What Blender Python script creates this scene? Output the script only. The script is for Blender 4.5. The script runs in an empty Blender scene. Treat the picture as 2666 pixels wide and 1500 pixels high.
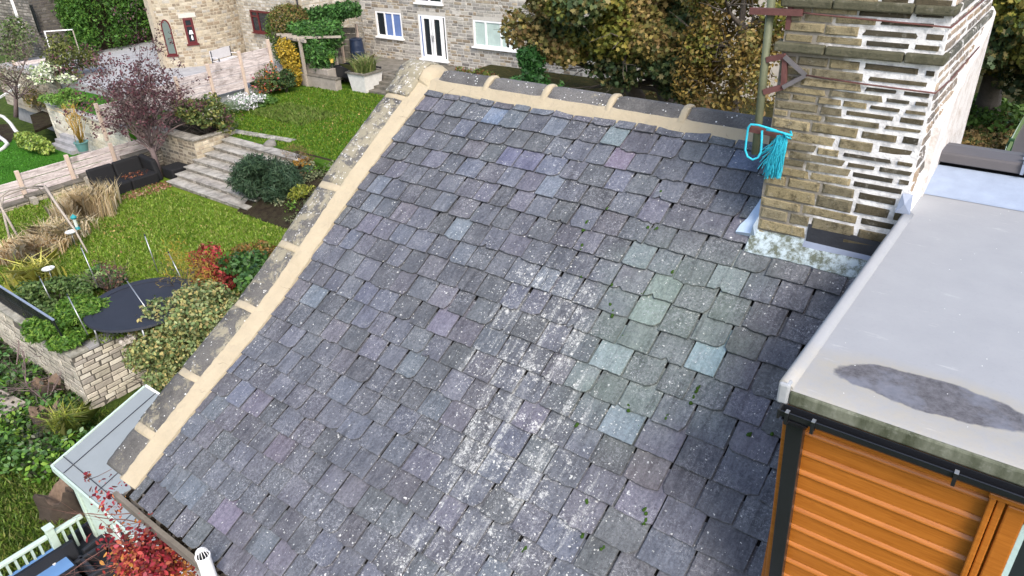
import bpy, bmesh, math, random
import numpy as np
from mathutils import Vector, Matrix
rnd = random.Random(7); rg = np.random.default_rng(11)
sc = bpy.context.scene; COL = sc.collection
# ------------------------------------------------------------------ camera, light, exposure
H = 11.2                                        # camera height above the lowest garden level
ROT = ((0.7988034918, 0.2671905312, -0.5390011146), (0.6005039957, -0.4079996525, 0.6876999597), (-0.0361653499, -0.8730094522, -0.4863605287))
FPX = 1901.16                                   # focal length in photograph pixels (2666 wide)
cam_d = bpy.data.cameras.new('camera'); cam = bpy.data.objects.new('camera', cam_d); COL.objects.link(cam)
cam_d.sensor_width = 36.0; cam_d.lens = 36.0*FPX/2666.0; cam_d.clip_end = 1000; cam_d.clip_start = 0.05
cam.matrix_world = Matrix(((ROT[0][0], -ROT[0][1], -ROT[0][2], 0), (ROT[1][0], -ROT[1][1], -ROT[1][2], 0), (ROT[2][0], -ROT[2][1], -ROT[2][2], H), (0, 0, 0, 1)))
sc.camera = cam
SUN = Vector((0.55, -0.42, 0.72)).normalized()  # towards the sun
world = bpy.data.worlds.new('World'); sc.world = world; world.use_nodes = True
wn = world.node_tree; bg = wn.nodes['Background']
sky = wn.nodes.new('ShaderNodeTexSky'); sky.sky_type = 'NISHITA'; sky.sun_disc = False
sky.sun_elevation = math.asin(SUN.z); sky.sun_rotation = math.atan2(SUN.x, SUN.y)
sky.air_density = 1.0; sky.dust_density = 3.0; sky.ozone_density = 1.0
wn.links.new(sky.outputs[0], bg.inputs[0]); bg.inputs[1].default_value = 0.15
sun_d = bpy.data.lights.new('sun', 'SUN'); sun_d.energy = 1.4; sun_d.angle = math.radians(22); sun_d.color = (1.0, 0.95, 0.88)
sun = bpy.data.objects.new('sun', sun_d); COL.objects.link(sun); sun.rotation_euler = SUN.to_track_quat('Z', 'Y').to_euler(); sun.location = (20, -5, 40)
vs = sc.view_settings; vs.view_transform = 'Standard'; vs.look = 'None'; vs.gamma = 1.0; vs.use_curve_mapping = False; vs.exposure = 1.15
sc.render.engine = 'CYCLES'; sc.cycles.use_denoising = True; sc.cycles.max_bounces = 5; sc.cycles.diffuse_bounces = 3; sc.cycles.transparent_max_bounces = 6

def P(px, py, x=None, y=None, z=None):
    """point of the place seen at a photograph pixel, on a plane of known x, y or height"""
    a = (px-1333.0, py-750.0, FPX); r = [sum(ROT[i][j]*a[j] for j in range(3)) for i in range(3)]
    t = x/r[0] if x is not None else (y/r[1] if y is not None else (z-H)/r[2])
    return Vector((r[0]*t, r[1]*t, r[2]*t+H))

# ------------------------------------------------------------------ helpers
OFF = {}
def tag(o, label=None, cat=None, group=None, kind=None):
    if label: o['label'] = label
    if cat: o['category'] = cat
    if group: o['group'] = group
    if kind: o['kind'] = kind
    return o
def empty(name, loc, label=None, cat=None, group=None):
    o = bpy.data.objects.new(name, None); COL.objects.link(o); o.location = loc; o.empty_display_size = 0.2
    OFF[o.name] = Vector(loc); return tag(o, label, cat, group)
def link(name, me, parent=None, kind=None, label=None):
    o = bpy.data.objects.new(name, me); COL.objects.link(o)
    if parent: o.parent = parent
    OFF[o.name] = OFF[parent.name] if parent else Vector((0, 0, 0))
    if kind: o['kind'] = kind
    if label: o['label'] = label
    return o
class MB:
    def __init__(s): s.v = []; s.f = []; s.c = []; s.col = (1, 1, 1, 0); s.sm = []; s.smooth = False
    def add(s, vs, fs):
        b = len(s.v); s.v += [tuple(p) for p in vs]; s.c += [s.col]*len(vs)
        s.f += [tuple(b+i for i in f) for f in fs]; s.sm += [s.smooth]*len(fs); return b
    def hexa(s, a, b):                          # a: 4 lower points, b: 4 upper points (same order)
        s.add(list(a)+list(b), [(3, 2, 1, 0), (4, 5, 6, 7), (0, 1, 5, 4), (1, 2, 6, 5), (2, 3, 7, 6), (3, 0, 4, 7)])
    def box(s, x0, x1, y0, y1, z0, z1):
        s.hexa([(x0, y0, z0), (x1, y0, z0), (x1, y1, z0), (x0, y1, z0)], [(x0, y0, z1), (x1, y0, z1), (x1, y1, z1), (x0, y1, z1)])
    def obox(s, c, u, v, w):                    # centre and three half-axis vectors
        c, u, v, w = Vector(c), Vector(u), Vector(v), Vector(w)
        s.hexa([c-u-v-w, c+u-v-w, c+u+v-w, c-u+v-w], [c-u-v+w, c+u-v+w, c+u+v+w, c-u+v+w])
    def bar(s, p, q, w, h=None, up=(0, 0, 1)):
        p, q = Vector(p), Vector(q); d = q-p; l = d.length; d.normalize(); up = Vector(up)
        if abs(d.dot(up)) > .98: up = Vector((0, 1, 0))
        a = d.cross(up).normalized(); b = a.cross(d)
        s.obox((p+q)/2, d*l/2, a*w/2, b*(h or w)/2)
    def prism(s, poly, z0, z1):
        n = len(poly); s.add([(p[0], p[1], z0) for p in poly]+[(p[0], p[1], z1) for p in poly],
            [tuple(range(n))[::-1], tuple(range(n, 2*n))]+[(i, (i+1) % n, n+(i+1) % n, n+i) for i in range(n)])
    def sweep(s, prof, path, closed=True, cap=True):   # prof(i) gives points already in space for every path index
        n = len(prof[0]); b = s.add([p for r in prof for p in r], [])
        for i in range(len(prof)-1):
            for j in range(n if closed else n-1):
                k = (j+1) % n; s.f.append((b+i*n+j, b+i*n+k, b+(i+1)*n+k, b+(i+1)*n+j)); s.sm.append(s.smooth)
        if cap:
            s.f.append(tuple(b+j for j in range(n))[::-1]); s.f.append(tuple(b+(len(prof)-1)*n+j for j in range(n))); s.sm += [False, False]
    def tube(s, pts, r, n=6, cap=True):
        pts = [Vector(p) for p in pts]; rs = r if isinstance(r, (list, tuple)) else [r]*len(pts); prof = []; ref = None
        for i, p in enumerate(pts):
            d = (pts[min(i+1, len(pts)-1)]-pts[max(i-1, 0)])
            if d.length < 1e-7: d = Vector((0, 0, 1))
            d.normalize()
            if ref is None: ref = Vector((1, 0, 0)) if abs(d.x) < .8 else Vector((0, 1, 0))
            a = (ref-d*ref.dot(d)).normalized(); b = d.cross(a); ref = a
            prof.append([p+(a*math.cos(2*math.pi*k/n)+b*math.sin(2*math.pi*k/n))*rs[i] for k in range(n)])
        o = s.smooth; s.smooth = True; s.sweep(prof, None, True, cap); s.smooth = o
    def lathe(s, c, prof, n=16):                # prof: (radius, height); creases kept sharp between the segments
        c = Vector(c); o = s.smooth; s.smooth = True; rg_ = lambda r, h: [c+Vector((r*math.cos(2*math.pi*k/n), r*math.sin(2*math.pi*k/n), h)) for k in range(n)]
        for i in range(len(prof)-1): s.sweep([rg_(*prof[i]), rg_(*prof[i+1])], None, cap=False)
        s.smooth = o; s.add(rg_(*prof[0]), [tuple(range(n))[::-1]]); s.add(rg_(*prof[-1]), [tuple(range(n))])
    def build(s, name, mat, parent=None, kind=None, label=None, bevel=0):
        off = OFF[parent.name] if parent else Vector((0, 0, 0)); me = bpy.data.meshes.new(name)
        me.from_pydata([(x-off.x, y-off.y, z-off.z) for x, y, z in s.v], [], s.f)
        if s.sm and any(s.sm): me.polygons.foreach_set('use_smooth', s.sm)
        a = me.attributes.new('tint', 'FLOAT_COLOR', 'POINT'); a.data.foreach_set('color', [q for c in s.c for q in c])
        me.materials.append(mat); me.update()
        o = link(name, me, parent, kind, label)
        if bevel:
            m = o.modifiers.new('bevel', 'BEVEL'); m.width = bevel; m.segments = 2; m.limit_method = 'ANGLE'
        return o
def raw_mesh(name, verts, k, cols, mat, parent=None, kind=None, label=None, smooth=False):
    """verts (n*k,3): n separate polygons of k corners; cols (n,3)"""
    off = OFF[parent.name] if parent else Vector((0, 0, 0)); verts = np.asarray(verts, dtype=np.float32)-np.array(off, dtype=np.float32)
    n = len(verts)//k; me = bpy.data.meshes.new(name); me.vertices.add(n*k); me.vertices.foreach_set('co', verts.ravel())
    me.loops.add(n*k); me.loops.foreach_set('vertex_index', np.arange(n*k, dtype=np.int32))
    me.polygons.add(n); me.polygons.foreach_set('loop_start', np.arange(0, n*k, k, dtype=np.int32))
    try: me.polygons.foreach_set('loop_total', np.full(n, k, dtype=np.int32))
    except Exception: pass
    me.update(calc_edges=True)
    a = me.attributes.new('tint', 'FLOAT_COLOR', 'POINT'); c4 = np.ones((n, k, 4), dtype=np.float32); c4[:, :, :3] = np.asarray(cols)[:, None, :]
    a.data.foreach_set('color', c4.ravel()); me.materials.append(mat)
    return link(name, me, parent, kind, label)

# ------------------------------------------------------------------ materials
class NT:
    def __init__(s, name):
        s.m = bpy.data.materials.new(name); s.m.use_nodes = True; s.t = s.m.node_tree; s.b = s.t.nodes['Principled BSDF']; s._p = None
    def put(s, nd, k, v):
        if v is None: return
        i = nd.inputs[k]
        if isinstance(v, bpy.types.NodeSocket): s.t.links.new(v, i)
        elif isinstance(v, (tuple, list)) and i.type == 'RGBA' and len(v) == 3: i.default_value = (*v, 1)
        else: i.default_value = v
    def nd(s, ty, ins=None, **props):
        n = s.t.nodes.new(ty)
        for k, v in props.items(): setattr(n, k, v)
        for k, v in (ins or {}).items(): s.put(n, k, v)
        return n
    @property
    def pos(s):
        if s._p is None: s._p = s.nd('ShaderNodeNewGeometry').outputs['Position']
        return s._p
    def map(s, rot=(0, 0, 0), scale=(1, 1, 1), loc=(0, 0, 0), vec=None):
        return s.nd('ShaderNodeMapping', {'Vector': vec or s.pos, 'Rotation': rot, 'Scale': scale, 'Location': loc}).outputs[0]
    def noise(s, scale, detail=4, vec=None, rough=.6, dist=0):
        return s.nd('ShaderNodeTexNoise', {'Vector': vec or s.pos, 'Scale': scale, 'Detail': detail, 'Roughness': rough, 'Distortion': dist}).outputs['Fac']
    def vor(s, scale, vec=None, out='Distance', feature='F1', rand=1.0):
        return s.nd('ShaderNodeTexVoronoi', {'Vector': vec or s.pos, 'Scale': scale, 'Randomness': rand}, feature=feature).outputs[out]
    def ramp(s, fac, stops, interp='LINEAR'):
        n = s.nd('ShaderNodeValToRGB', {'Fac': fac}); e = n.color_ramp.elements; n.color_ramp.interpolation = interp
        while len(e) < len(stops): e.new(.5)
        for i, (p, c) in enumerate(stops):
            e[i].position = p; e[i].color = (*c, 1) if isinstance(c, (tuple, list)) else (c, c, c, 1)
        return n.outputs[0]
    def step(s, fac, a, b): return s.nd('ShaderNodeMapRange', {'Value': fac, 'From Min': a, 'From Max': b}, clamp=True).outputs[0]
    def mix(s, fac, a, b, mode='MIX'):
        n = s.nd('ShaderNodeMix', {}, data_type='RGBA', blend_type=mode); s.put(n, 'Factor', fac)
        s.put(n, 6, (*a, 1) if isinstance(a, (tuple, list)) else a); s.put(n, 7, (*b, 1) if isinstance(b, (tuple, list)) else b); return n.outputs[2]
    def math(s, op, a, b=None, clamp=False):
        n = s.nd('ShaderNodeMath', {}, operation=op, use_clamp=clamp); s.put(n, 0, a); s.put(n, 1, b); return n.outputs[0]
    def tint(s): return s.nd('ShaderNodeAttribute', attribute_name='tint', attribute_type='GEOMETRY')
    def ocol(s): return s.nd('ShaderNodeObjectInfo').outputs['Color']
    def sep(s, vec=None):
        return s.nd('ShaderNodeSeparateXYZ', {'Vector': vec or s.pos}).outputs
    def done(s, col, rough=.8, bump=None, bd=.01, bs=.6, metal=0, spec=.3, coat=0):
        s.put(s.b, 'Base Color', col); s.put(s.b, 'Roughness', rough); s.put(s.b, 'Metallic', metal); s.put(s.b, 'Specular IOR Level', spec)
        if bump is not None:
            s.put(s.b, 'Normal', s.nd('ShaderNodeBump', {'Height': bump, 'Distance': bd, 'Strength': bs}).outputs[0])
        return s.m
def plain(name, col, rough=.7, var=.25, scale=8, bump=.003, metal=0, spec=.3, detail=5):
    n = NT(name); f = n.noise(scale, detail); c = n.mix(f, tuple(x*(1-var) for x in col), tuple(min(1, x*(1+var)) for x in col))
    return n.done(c, rough, n.noise(scale*6, 3), bump, .7, metal, spec)
def m_leaf(name, rough=.5, trans=.25):
    n = NT(name); c = n.tint().outputs['Color']; n.done(c, rough, spec=.25)
    tr = n.nd('ShaderNodeBsdfTranslucent', {'Color': c}); mx = n.nd('ShaderNodeMixShader', {'Fac': trans})
    n.t.links.new(n.b.outputs[0], mx.inputs[1]); n.t.links.new(tr.outputs[0], mx.inputs[2])
    n.t.links.new(mx.outputs[0], n.t.nodes['Material Output'].inputs[0]); return n.m
TH = math.radians(31.9)
def m_slate():
    n = NT('weathered_slate'); t = n.tint(); base = t.outputs['Color']; li = t.outputs['Alpha']
    base = n.mix(1.0, base, (.90, 1.0, 1.19), 'MULTIPLY'); loc = n.map(rot=(-TH, 0, 0))     # x along the course, y up the slope
    st = n.noise(1, 6, n.map(scale=(15, 3.0, 10), vec=loc), .75, 1.2); gr = n.noise(42, 6, loc, .8)
    sx = n.sep(loc); ss_ = n.math('SUBTRACT', sx[1], 2.682)
    bc = n.math('ADD', n.math('MULTIPLY', ss_, -.357), -1.30); bw = n.math('ADD', n.math('MULTIPLY', n.math('SUBTRACT', 6.6, ss_), .20), .30)
    bu = n.math('DIVIDE', n.math('ADD', n.math('SUBTRACT', sx[0], bc), n.math('MULTIPLY', n.math('SUBTRACT', n.noise(1.6, 5, loc), .5), 2.2)), bw)
    belt = n.math('MULTIPLY', n.step(n.math('MULTIPLY', bu, bu), 1.9, .15), n.step(ss_, 6.5, 5.6))
    alg = n.math('MULTIPLY', n.math('MULTIPLY', n.step(n.math('ABSOLUTE', n.math('ADD', sx[0], n.math('ADD', 2.12, n.math('MULTIPLY', n.math('SUBTRACT', n.noise(1.8, 4, loc), .5), 1.2)))), .75, .30), n.step(n.math('ABSOLUTE', n.math('SUBTRACT', ss_, 5.45)), 1.15, .6)), n.step(gr, .2, .5))
    base = n.mix(n.math('MULTIPLY', alg, .62), base, n.mix(.5, base, (.20, .30, .21)))
    li = n.math('ADD', n.math('MULTIPLY', belt, .50), n.math('MULTIPLY', li, .35))
    c = n.mix(n.step(st, .3, .7), n.mix(.40, base, (0.0, 0.0, 0.0)), n.mix(.10, base, (.75, .77, .8)))
    c = n.mix(n.step(gr, .30, .66), n.mix(.5, c, (.012, .012, .014)), n.mix(.06, c, (.8, .8, .85)))
    # wandering pale veins and a grey bloom, patchy over several slates
    vn = n.math('ABSOLUTE', n.math('SUBTRACT', n.noise(16, 5, loc, .65, 1.8), .5)); vm = n.step(n.noise(3.1, 4, loc, .6), .42, .62)
    c = n.mix(n.math('MULTIPLY', n.math('MULTIPLY', n.step(vn, .028, .006), vm), n.step(gr, .4, .6)), c, (.34, .35, .37))
    hz = n.math('MULTIPLY', n.step(n.noise(4.5, 6, loc, .7), .46, .66), n.step(n.noise(75, 4, loc, .85), .44, .6))
    c = n.mix(n.math('MULTIPLY', hz, .28), c, (.30, .31, .32))
    run = n.step(n.noise(1, 5, n.map(scale=(9, .9, 4), vec=loc), .7), .56, .70)                     # rain runs crossing the courses
    c = n.mix(n.math('MULTIPLY', run, .55), c, (.018, .018, .020))
    wht = n.math('MULTIPLY', n.step(n.math('ADD', n.noise(1, 6, n.map(scale=(8, .8, 4), loc=(3, 1, 0), vec=loc), .75), n.math('MULTIPLY', li, .36)), .72, .80), n.step(n.noise(48, 6, loc, .9), .47, .55))
    c = n.mix(n.math('MULTIPLY', wht, .85), c, (.47, .48, .46))
    # lichen discs of several sizes, scalloped and clustered
    wp = n.nd('ShaderNodeMix', {'Factor': .035, 4: loc, 5: n.nd('ShaderNodeTexNoise', {'Vector': loc, 'Scale': 70.0, 'Detail': 3.0}).outputs['Color']}, data_type='VECTOR').outputs[1]
    cl = n.step(n.noise(2.6, 5, loc, .7), .34, .72); w = n.math('ADD', n.math('MULTIPLY', cl, .56), n.math('ADD', n.math('MULTIPLY', li, .95), .03)); lf = None
    for sc_, rad, off in ((14, .20, .42), (27, .27, .24), (50, .36, .16)):
        cx = n.nd('ShaderNodeSeparateColor', {'Color': n.vor(sc_, wp, 'Color')}).outputs
        sp = n.math('MULTIPLY', n.step(n.vor(sc_, wp), n.math('MULTIPLY', cx[0], rad), n.math('MULTIPLY', cx[0], rad*.75)), n.math('GREATER_THAN', w, n.math('ADD', n.math('MULTIPLY', cx[1], .8), off)))
        lf = sp if lf is None else n.math('MAXIMUM', lf, sp)
    crust = n.math('MULTIPLY', n.step(n.math('ADD', n.noise(8, 7, loc, .8), n.math('MULTIPLY', li, .30)), .73, .79), n.step(n.noise(64, 4, loc, .8), .40, .56))
    lf = n.math('MAXIMUM', lf, n.math('MULTIPLY', crust, .85))
    c = n.mix(n.math('MULTIPLY', lf, n.step(n.noise(30, 3, loc), .15, .6)), c, n.mix(n.noise(5, 3, loc), (.56, .56, .51), (.68, .69, .68)))
    h = n.math('ADD', n.math('ADD', n.math('MULTIPLY', n.noise(11, 7, loc, .75), 1.1), n.math('MULTIPLY', st, .5)), n.math('MULTIPLY', gr, .35))
    return n.done(c, n.mix(st, (.45,)*3, (.7,)*3), h, .012, 1.0, 0, .3)
def m_stone(name, mode='tint', dark=(.03, .028, .025), damt=.5, scale=9, white=0.0):
    n = NT(name); base = n.tint().outputs['Color'] if mode == 'tint' else n.ocol()
    a = n.noise(scale, 7, None, .75); b = n.noise(scale*7, 5, None, .7)
    c = n.mix(n.math('MULTIPLY', n.step(a, .48, .66), damt), base, dark)
    c = n.mix(n.math('MULTIPLY', n.step(b, .55, .7), damt*.9), c, dark)
    c = n.mix(n.math('MULTIPLY', n.step(n.noise(scale*1.7, 5), .58, .72), .25), c, (.5, .48, .42))
    if white:
        c = n.mix(n.math('MULTIPLY', n.step(n.noise(scale*.9, 6, None, .7, .6), .56, .62), white), c, (.72, .71, .69))
    return n.done(c, .9, n.math('ADD', b, a), .012, .8, 0, .15)
def m_coping():
    n = NT('lichened_coping_stone'); base = n.tint().outputs['Color']; a = n.noise(5, 8, None, .75, .4); b = n.noise(60, 5, None, .7)
    c = n.mix(n.step(b, .3, .7), (.085, .082, .078), n.mix(.5, base, (.20, .19, .175))); c = n.mix(n.math('MULTIPLY', n.step(n.noise(2.2, 6, None, .7), .45, .65), .55), c, (.035, .034, .034))
    up = n.tint().outputs['Alpha']
    c = n.mix(n.math('MULTIPLY', n.step(n.math('ADD', a, n.math('MULTIPLY', up, .2)), .60, .68), .8), c, (.30, .27, .19))
    c = n.mix(n.math('MULTIPLY', n.step(n.math('ADD', n.noise(17, 6, None, .75), n.math('MULTIPLY', up, .10)), .66, .70), .9), c, (.52, .51, .48))
    cx = n.nd('ShaderNodeSeparateColor', {'Color': n.vor(32, None, 'Color')}).outputs
    c = n.mix(n.math('MULTIPLY', n.math('LESS_THAN', n.vor(32), n.math('MULTIPLY', cx[0], .3)), n.math('GREATER_THAN', cx[1], .72)), c, (.62, .62, .6))
    return n.done(c, .9, n.math('ADD', b, a), .01, .8, 0, .15)
def m_mortar_core():
    # the chimney's joints: old grey-brown to the left, re-pointed in white to the right
    n = NT('chimney_mortar'); s = n.sep(); nz = n.noise(3.2, 5, None, .65); f = n.noise(40, 5)
    t = n.step(n.math('ADD', s[0], n.math('MULTIPLY', nz, .9)), -.93, -.80)
    c = n.mix(t, n.mix(f, (.16, .145, .12), (.29, .265, .225)), n.mix(n.step(n.noise(11, 6, None, .7), .35, .6), (.44, .435, .43), (.78, .77, .76)))
    return n.done(c, .92, n.math('ADD', n.noise(14, 6), f), .012, .8, 0, .15)
def m_cream():
    n = NT('cream_mortar'); a = n.noise(4, 6, None, .6); b = n.noise(70, 4)
    c = n.mix(a, (.33, .28, .195), (.43, .37, .265)); c = n.mix(n.math('MULTIPLY', n.step(n.noise(11, 7, None, .75), .56, .74), .4), c, (.30, .26, .19))
    c = n.mix(n.math('MULTIPLY', n.step(n.noise(1, 6, n.map(scale=(16, 5, 5)), .7), .60, .72), .35), c, (.20, .18, .14))
    ck = n.vor(2.3, n.nd('ShaderNodeMix', {'Factor': .12, 4: n.pos, 5: n.nd('ShaderNodeTexNoise', {'Vector': n.pos, 'Scale': 7.0, 'Detail': 5.0}).outputs['Color']}, data_type='VECTOR').outputs[1], 'Distance', 'DISTANCE_TO_EDGE')
    c = n.mix(n.math('MULTIPLY', n.step(ck, .006, .002), n.step(n.noise(1.7, 3), .56, .64)), c, (.10, .09, .07))
    return n.done(c, .9, n.math('ADD', n.math('MULTIPLY', n.noise(7, 6, None, .65), 1.6), n.math('MULTIPLY', b, .25)), .02, .8, 0, .15)
def m_flat_roof():
    n = NT('grey_flat_roof_coating'); s = n.sep()
    a = n.noise(3, 7, None, .65); b = n.noise(45, 6, None, .75)
    c = n.mix(a, (.24, .248, .26), (.325, .33, .338)); c = n.mix(n.math('MULTIPLY', n.step(b, .55, .75), .4), c, (.21, .215, .23))
    c = n.mix(n.math('MULTIPLY', n.step(n.noise(1, 6, n.map(scale=(3, 14, 3)), .7), .62, .7), .5), c, (.44, .44, .44))
    # dried puddle along the front edge: an outer ochre tide line, then the dark stain
    u = n.math('DIVIDE', n.math('SUBTRACT', s[0], -.15), .43)
    v = n.math('DIVIDE', n.math('SUBTRACT', n.math('ADD', s[1], n.math('MULTIPLY', s[0], -.02)), 3.37), .15)
    d = n.math('ADD', n.math('MULTIPLY', u, u), n.math('MULTIPLY', v, v))
    d = n.math('ADD', n.math('SQRT', d), n.math('MULTIPLY', n.math('SUBTRACT', n.noise(6, 5, None, .55), .5), .5))
    edge = n.math('ADD', n.math('MULTIPLY', n.math('SUBTRACT', s[1], 3.12), 2.4), n.math('MULTIPLY', n.math('SUBTRACT', n.noise(6, 5), .5), .8))
    tide = n.math('MAXIMUM', n.math('MULTIPLY', n.step(d, 1.6, 1.0), .6), n.math('MULTIPLY', n.step(edge, .7, .2), .4))
    c = n.mix(n.math('MULTIPLY', tide, n.step(n.noise(12, 6, None, .75), .25, .6)), c, (.33, .29, .20))
    dk = n.mix(n.step(n.noise(22, 7, None, .8), .35, .65), (.055, .052, .055), (.145, .14, .15))
    dk = n.mix(n.math('MULTIPLY', n.step(n.noise(5, 4), .5, .65), .6), dk, (.17, .18, .215))
    c = n.mix(n.step(d, 1.02, .95), c, dk)
    cx = n.nd('ShaderNodeSeparateColor', {'Color': n.vor(38, None, 'Color')}).outputs
    c = n.mix(n.math('MULTIPLY', n.math('LESS_THAN', n.vor(38), .10), n.math('GREATER_THAN', cx[1], .965)), c, (.8, .8, .78))
    return n.done(c, .55, n.math('ADD', a, n.math('MULTIPLY', b, .3)), .006, .5, 0, .35)
def m_algae():
    n = NT('algae_stained_fascia'); v = n.noise(1, 6, n.map(scale=(9, 9, 2.5)), .7); b = n.noise(30, 5)
    c = n.mix(n.step(v, .35, .65), (.04, .048, .025), (.15, .16, .12)); c = n.mix(n.math('MULTIPLY', n.step(b, .55, .7), .5), c, (.22, .23, .19))
    return n.done(c, .8, b, .004, .6)
def m_wood_clad():
    n = NT('golden_oak_cladding'); g = n.noise(1, 7, n.map(scale=(3.0, 30, 60)), .7, 1.0); g2 = n.noise(1, 4, n.map(scale=(5, 40, 22)), .6, 2.5)
    c = n.mix(n.step(g, .3, .7), (.27, .083, .010), (.43, .152, .024)); c = n.mix(n.math('MULTIPLY', n.step(g2, .6, .75), .55), c, (.27, .07, .008))
    return n.done(c, .33, g, .001, .4, 0, .5)
def m_lawn(name, a, b, c3, bare=.0):
    n = NT(name); f = n.noise(1.1, 5, None, .65, .5); g = n.noise(26, 5, None, .8); h = n.noise(90, 2)
    c = n.mix(n.step(f, .35, .65), a, b); c = n.mix(n.math('MULTIPLY', n.step(g, .5, .72), .6), c, c3)
    c = n.mix(n.math('MULTIPLY', n.step(n.noise(4, 4), .62, .75), .45+bare), c, (.14, .13, .045))
    return n.done(c, .95, n.math('ADD', g, h), .05, .9, 0, .1)
def m_ground(name, cols, scale=3):
    n = NT(name); f = n.noise(scale, 8, None, .75); c = n.ramp(f, [(.3, cols[0]), (.45, cols[1]), (.55, cols[2]), (.68, cols[3])])
    g = n.noise(scale*14, 5, None, .8); c = n.mix(n.step(g, .35, .65), n.mix(.6, c, (.0, .0, .0)), c)
    return n.done(c, .95, g, .06, .9, 0, .1)
def m_panel():
    n = NT('concrete_fence_panel'); v = n.noise(1, 7, n.map(scale=(7, 2.0, 20)), .72); b = n.noise(24, 5)
    c = n.mix(n.step(v, .34, .62), (.30, .25, .235), (.66, .59, .57)); c = n.mix(n.math('MULTIPLY', n.step(n.noise(2.2, 6, None, .7), .52, .68), .65), c, (.13, .11, .095))
    c = n.mix(n.math('MULTIPLY', n.step(b, .58, .7), .4), c, (.17, .15, .12))
    return n.done(c, .9, v, .008, .7, 0, .15)
def m_paving(name, a, b):
    n = NT(name); t = n.tint().outputs['Color']; f = n.noise(3, 7, None, .7); g = n.noise(40, 5)
    c = n.mix(n.step(f, .35, .65), a, b); c = n.mix(.35, c, t, 'MULTIPLY'); c = n.mix(n.math('MULTIPLY', n.step(g, .55, .7), .35), c, (.08, .08, .07))
    return n.done(c, .88, g, .006, .6, 0, .2)
def m_glass(name, col=(.02, .025, .03)):
    n = NT(name); return n.done(col, .06, None, 0, 0, 0, .6)
def m_weave(name, col):
    n = NT(name); w = n.nd('ShaderNodeTexWave', {'Vector': n.pos, 'Scale': 26.0, 'Distortion': .6}, bands_direction='Z').outputs['Fac']
    return n.done(n.mix(w, tuple(x*.5 for x in col), col), .6, w, .01, .6)
M = {}
M['slate'] = m_slate(); M['coping'] = m_coping(); M['chim_core'] = m_mortar_core(); M['cream'] = m_cream(); M['flat'] = m_flat_roof(); M['algae'] = m_algae()
M['chim'] = m_stone('chimney_stone_face', 'tint', (.035, .03, .02), .75, 14, .0); M['chim_w'] = m_stone('limewashed_chimney_stone', 'tint', (.03, .028, .025), .7, 12, .9)
M['oak'] = m_wood_clad(); M['stone_o'] = m_stone('pitched_faced_stone', 'ocol', (.06, .05, .04), .3, 6); M['stone_t'] = m_stone('old_walling_stone', 'tint', (.05, .045, .04), .45, 6)
M['joint'] = plain('pale_pointing', (.50, .47, .42), .9, .2, 6); M['joint_dark'] = plain('dark_wall_joint', (.10, .09, .075), .95, .4, 6); M['joint_mid'] = plain('tan_pointing', (.40, .35, .27), .9, .25, 5)
M['panel'] = m_panel(); M['post'] = plain('concrete_post', (.52, .41, .33), .9, .25, 7); M['lead'] = plain('lead_sheet', (.20, .235, .31), .45, .25, 6, .004); M['lead_dark'] = plain('bitumen_flashing', (.035, .037, .045), .5, .5, 8, .006)
M['paint_blue'] = plain('flaking_pale_blue_sealant', (.40, .50, .62), .6, .2, 14, .006); M['render'] = m_stone('flaking_white_render', 'tint', (.30, .22, .16), .55, 8)
M['black'] = plain('black_plastic', (.012, .013, .016), .3, .3, 5, .001, 0, .5); M['white'] = plain('white_plastic', (.86, .86, .86), .35, .03, 5, .001, 0, .5); M['steel'] = plain('galvanised_steel', (.42, .43, .44), .4, .2, 12, .001, .8)
M['rust'] = plain('rusted_iron', (.115, .05, .045), .85, .5, 18, .004); M['mast'] = plain('algae_covered_steel_pole', (.115, .125, .075), .6, .5, 9, .002); M['rope'] = plain('turquoise_rope', (.03, .42, .55), .7, .3, 60, .004)
M['deck_dark'] = plain('roof_underlay', (.012, .012, .012), .9); M['leaf'] = m_leaf('leaf'); M['leaf_s'] = m_leaf('glossy_leaf', .35, .15); M['bark'] = plain('bark', (.10, .085, .07), .95, .5, 12, .02); M['twig'] = plain('grey_purple_twig', (.16, .12, .115), .9, .4, 10, .004); M['bark_pale'] = plain('pale_weathered_branch', (.33, .29, .245), .9, .35, 14, .006)
M['lawn'] = m_lawn('lower_lawn_grass', (.11, .19, .016), (.19, .27, .03), (.075, .14, .012)); M['lawn2'] = m_lawn('upper_lawn_grass', (.045, .120, .010), (.11, .19, .016), (.035, .085, .008)); M['lawn3'] = m_lawn('bright_lawn_grass', (.04, .15, .012), (.06, .19, .018), (.03, .11, .01))
M['wood_floor'] = m_ground('woodland_leaf_litter', [(.03, .032, .015), (.05, .055, .02), (.07, .065, .025), (.16, .11, .04)], 4); M['soil'] = m_ground('garden_soil', [(.02, .015, .01), (.04, .03, .02), (.06, .05, .03), (.05, .07, .02)], 3); M['rough'] = m_ground('rough_garden_ground', [(.03, .05, .012), (.06, .10, .02), (.09, .14, .025), (.14, .14, .05)], 2)
M['pave'] = m_paving('sandstone_flag', (.17, .16, .145), (.48, .46, .42)); M['tread'] = m_paving('stained_tread_flag_lit_tone', (.19, .182, .165), (.46, .44, .40)); M['brace'] = plain('dull_grey_iron', (.10, .095, .10), .7, .4, 14, .003); M['pave_d'] = m_paving('weathered_dark_flag', (.10, .095, .08), (.22, .20, .17)); M['patio'] = m_paving('pale_patio_flag', (.27, .27, .275), (.38, .38, .39))  # tread flags toned lighter than the risers, standing in for light on them
M['glass'] = m_glass('window_glass'); M['maroon'] = plain('maroon_window_frame', (.095, .012, .015), .35, .15, 5, .001, 0, .5)
M['blue_cur'] = plain('blue_curtain', (.12, .19, .40), .9, .35, 3); M['mint_cur'] = plain('pale_green_curtain', (.42, .52, .48), .9, .25, 3)
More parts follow.
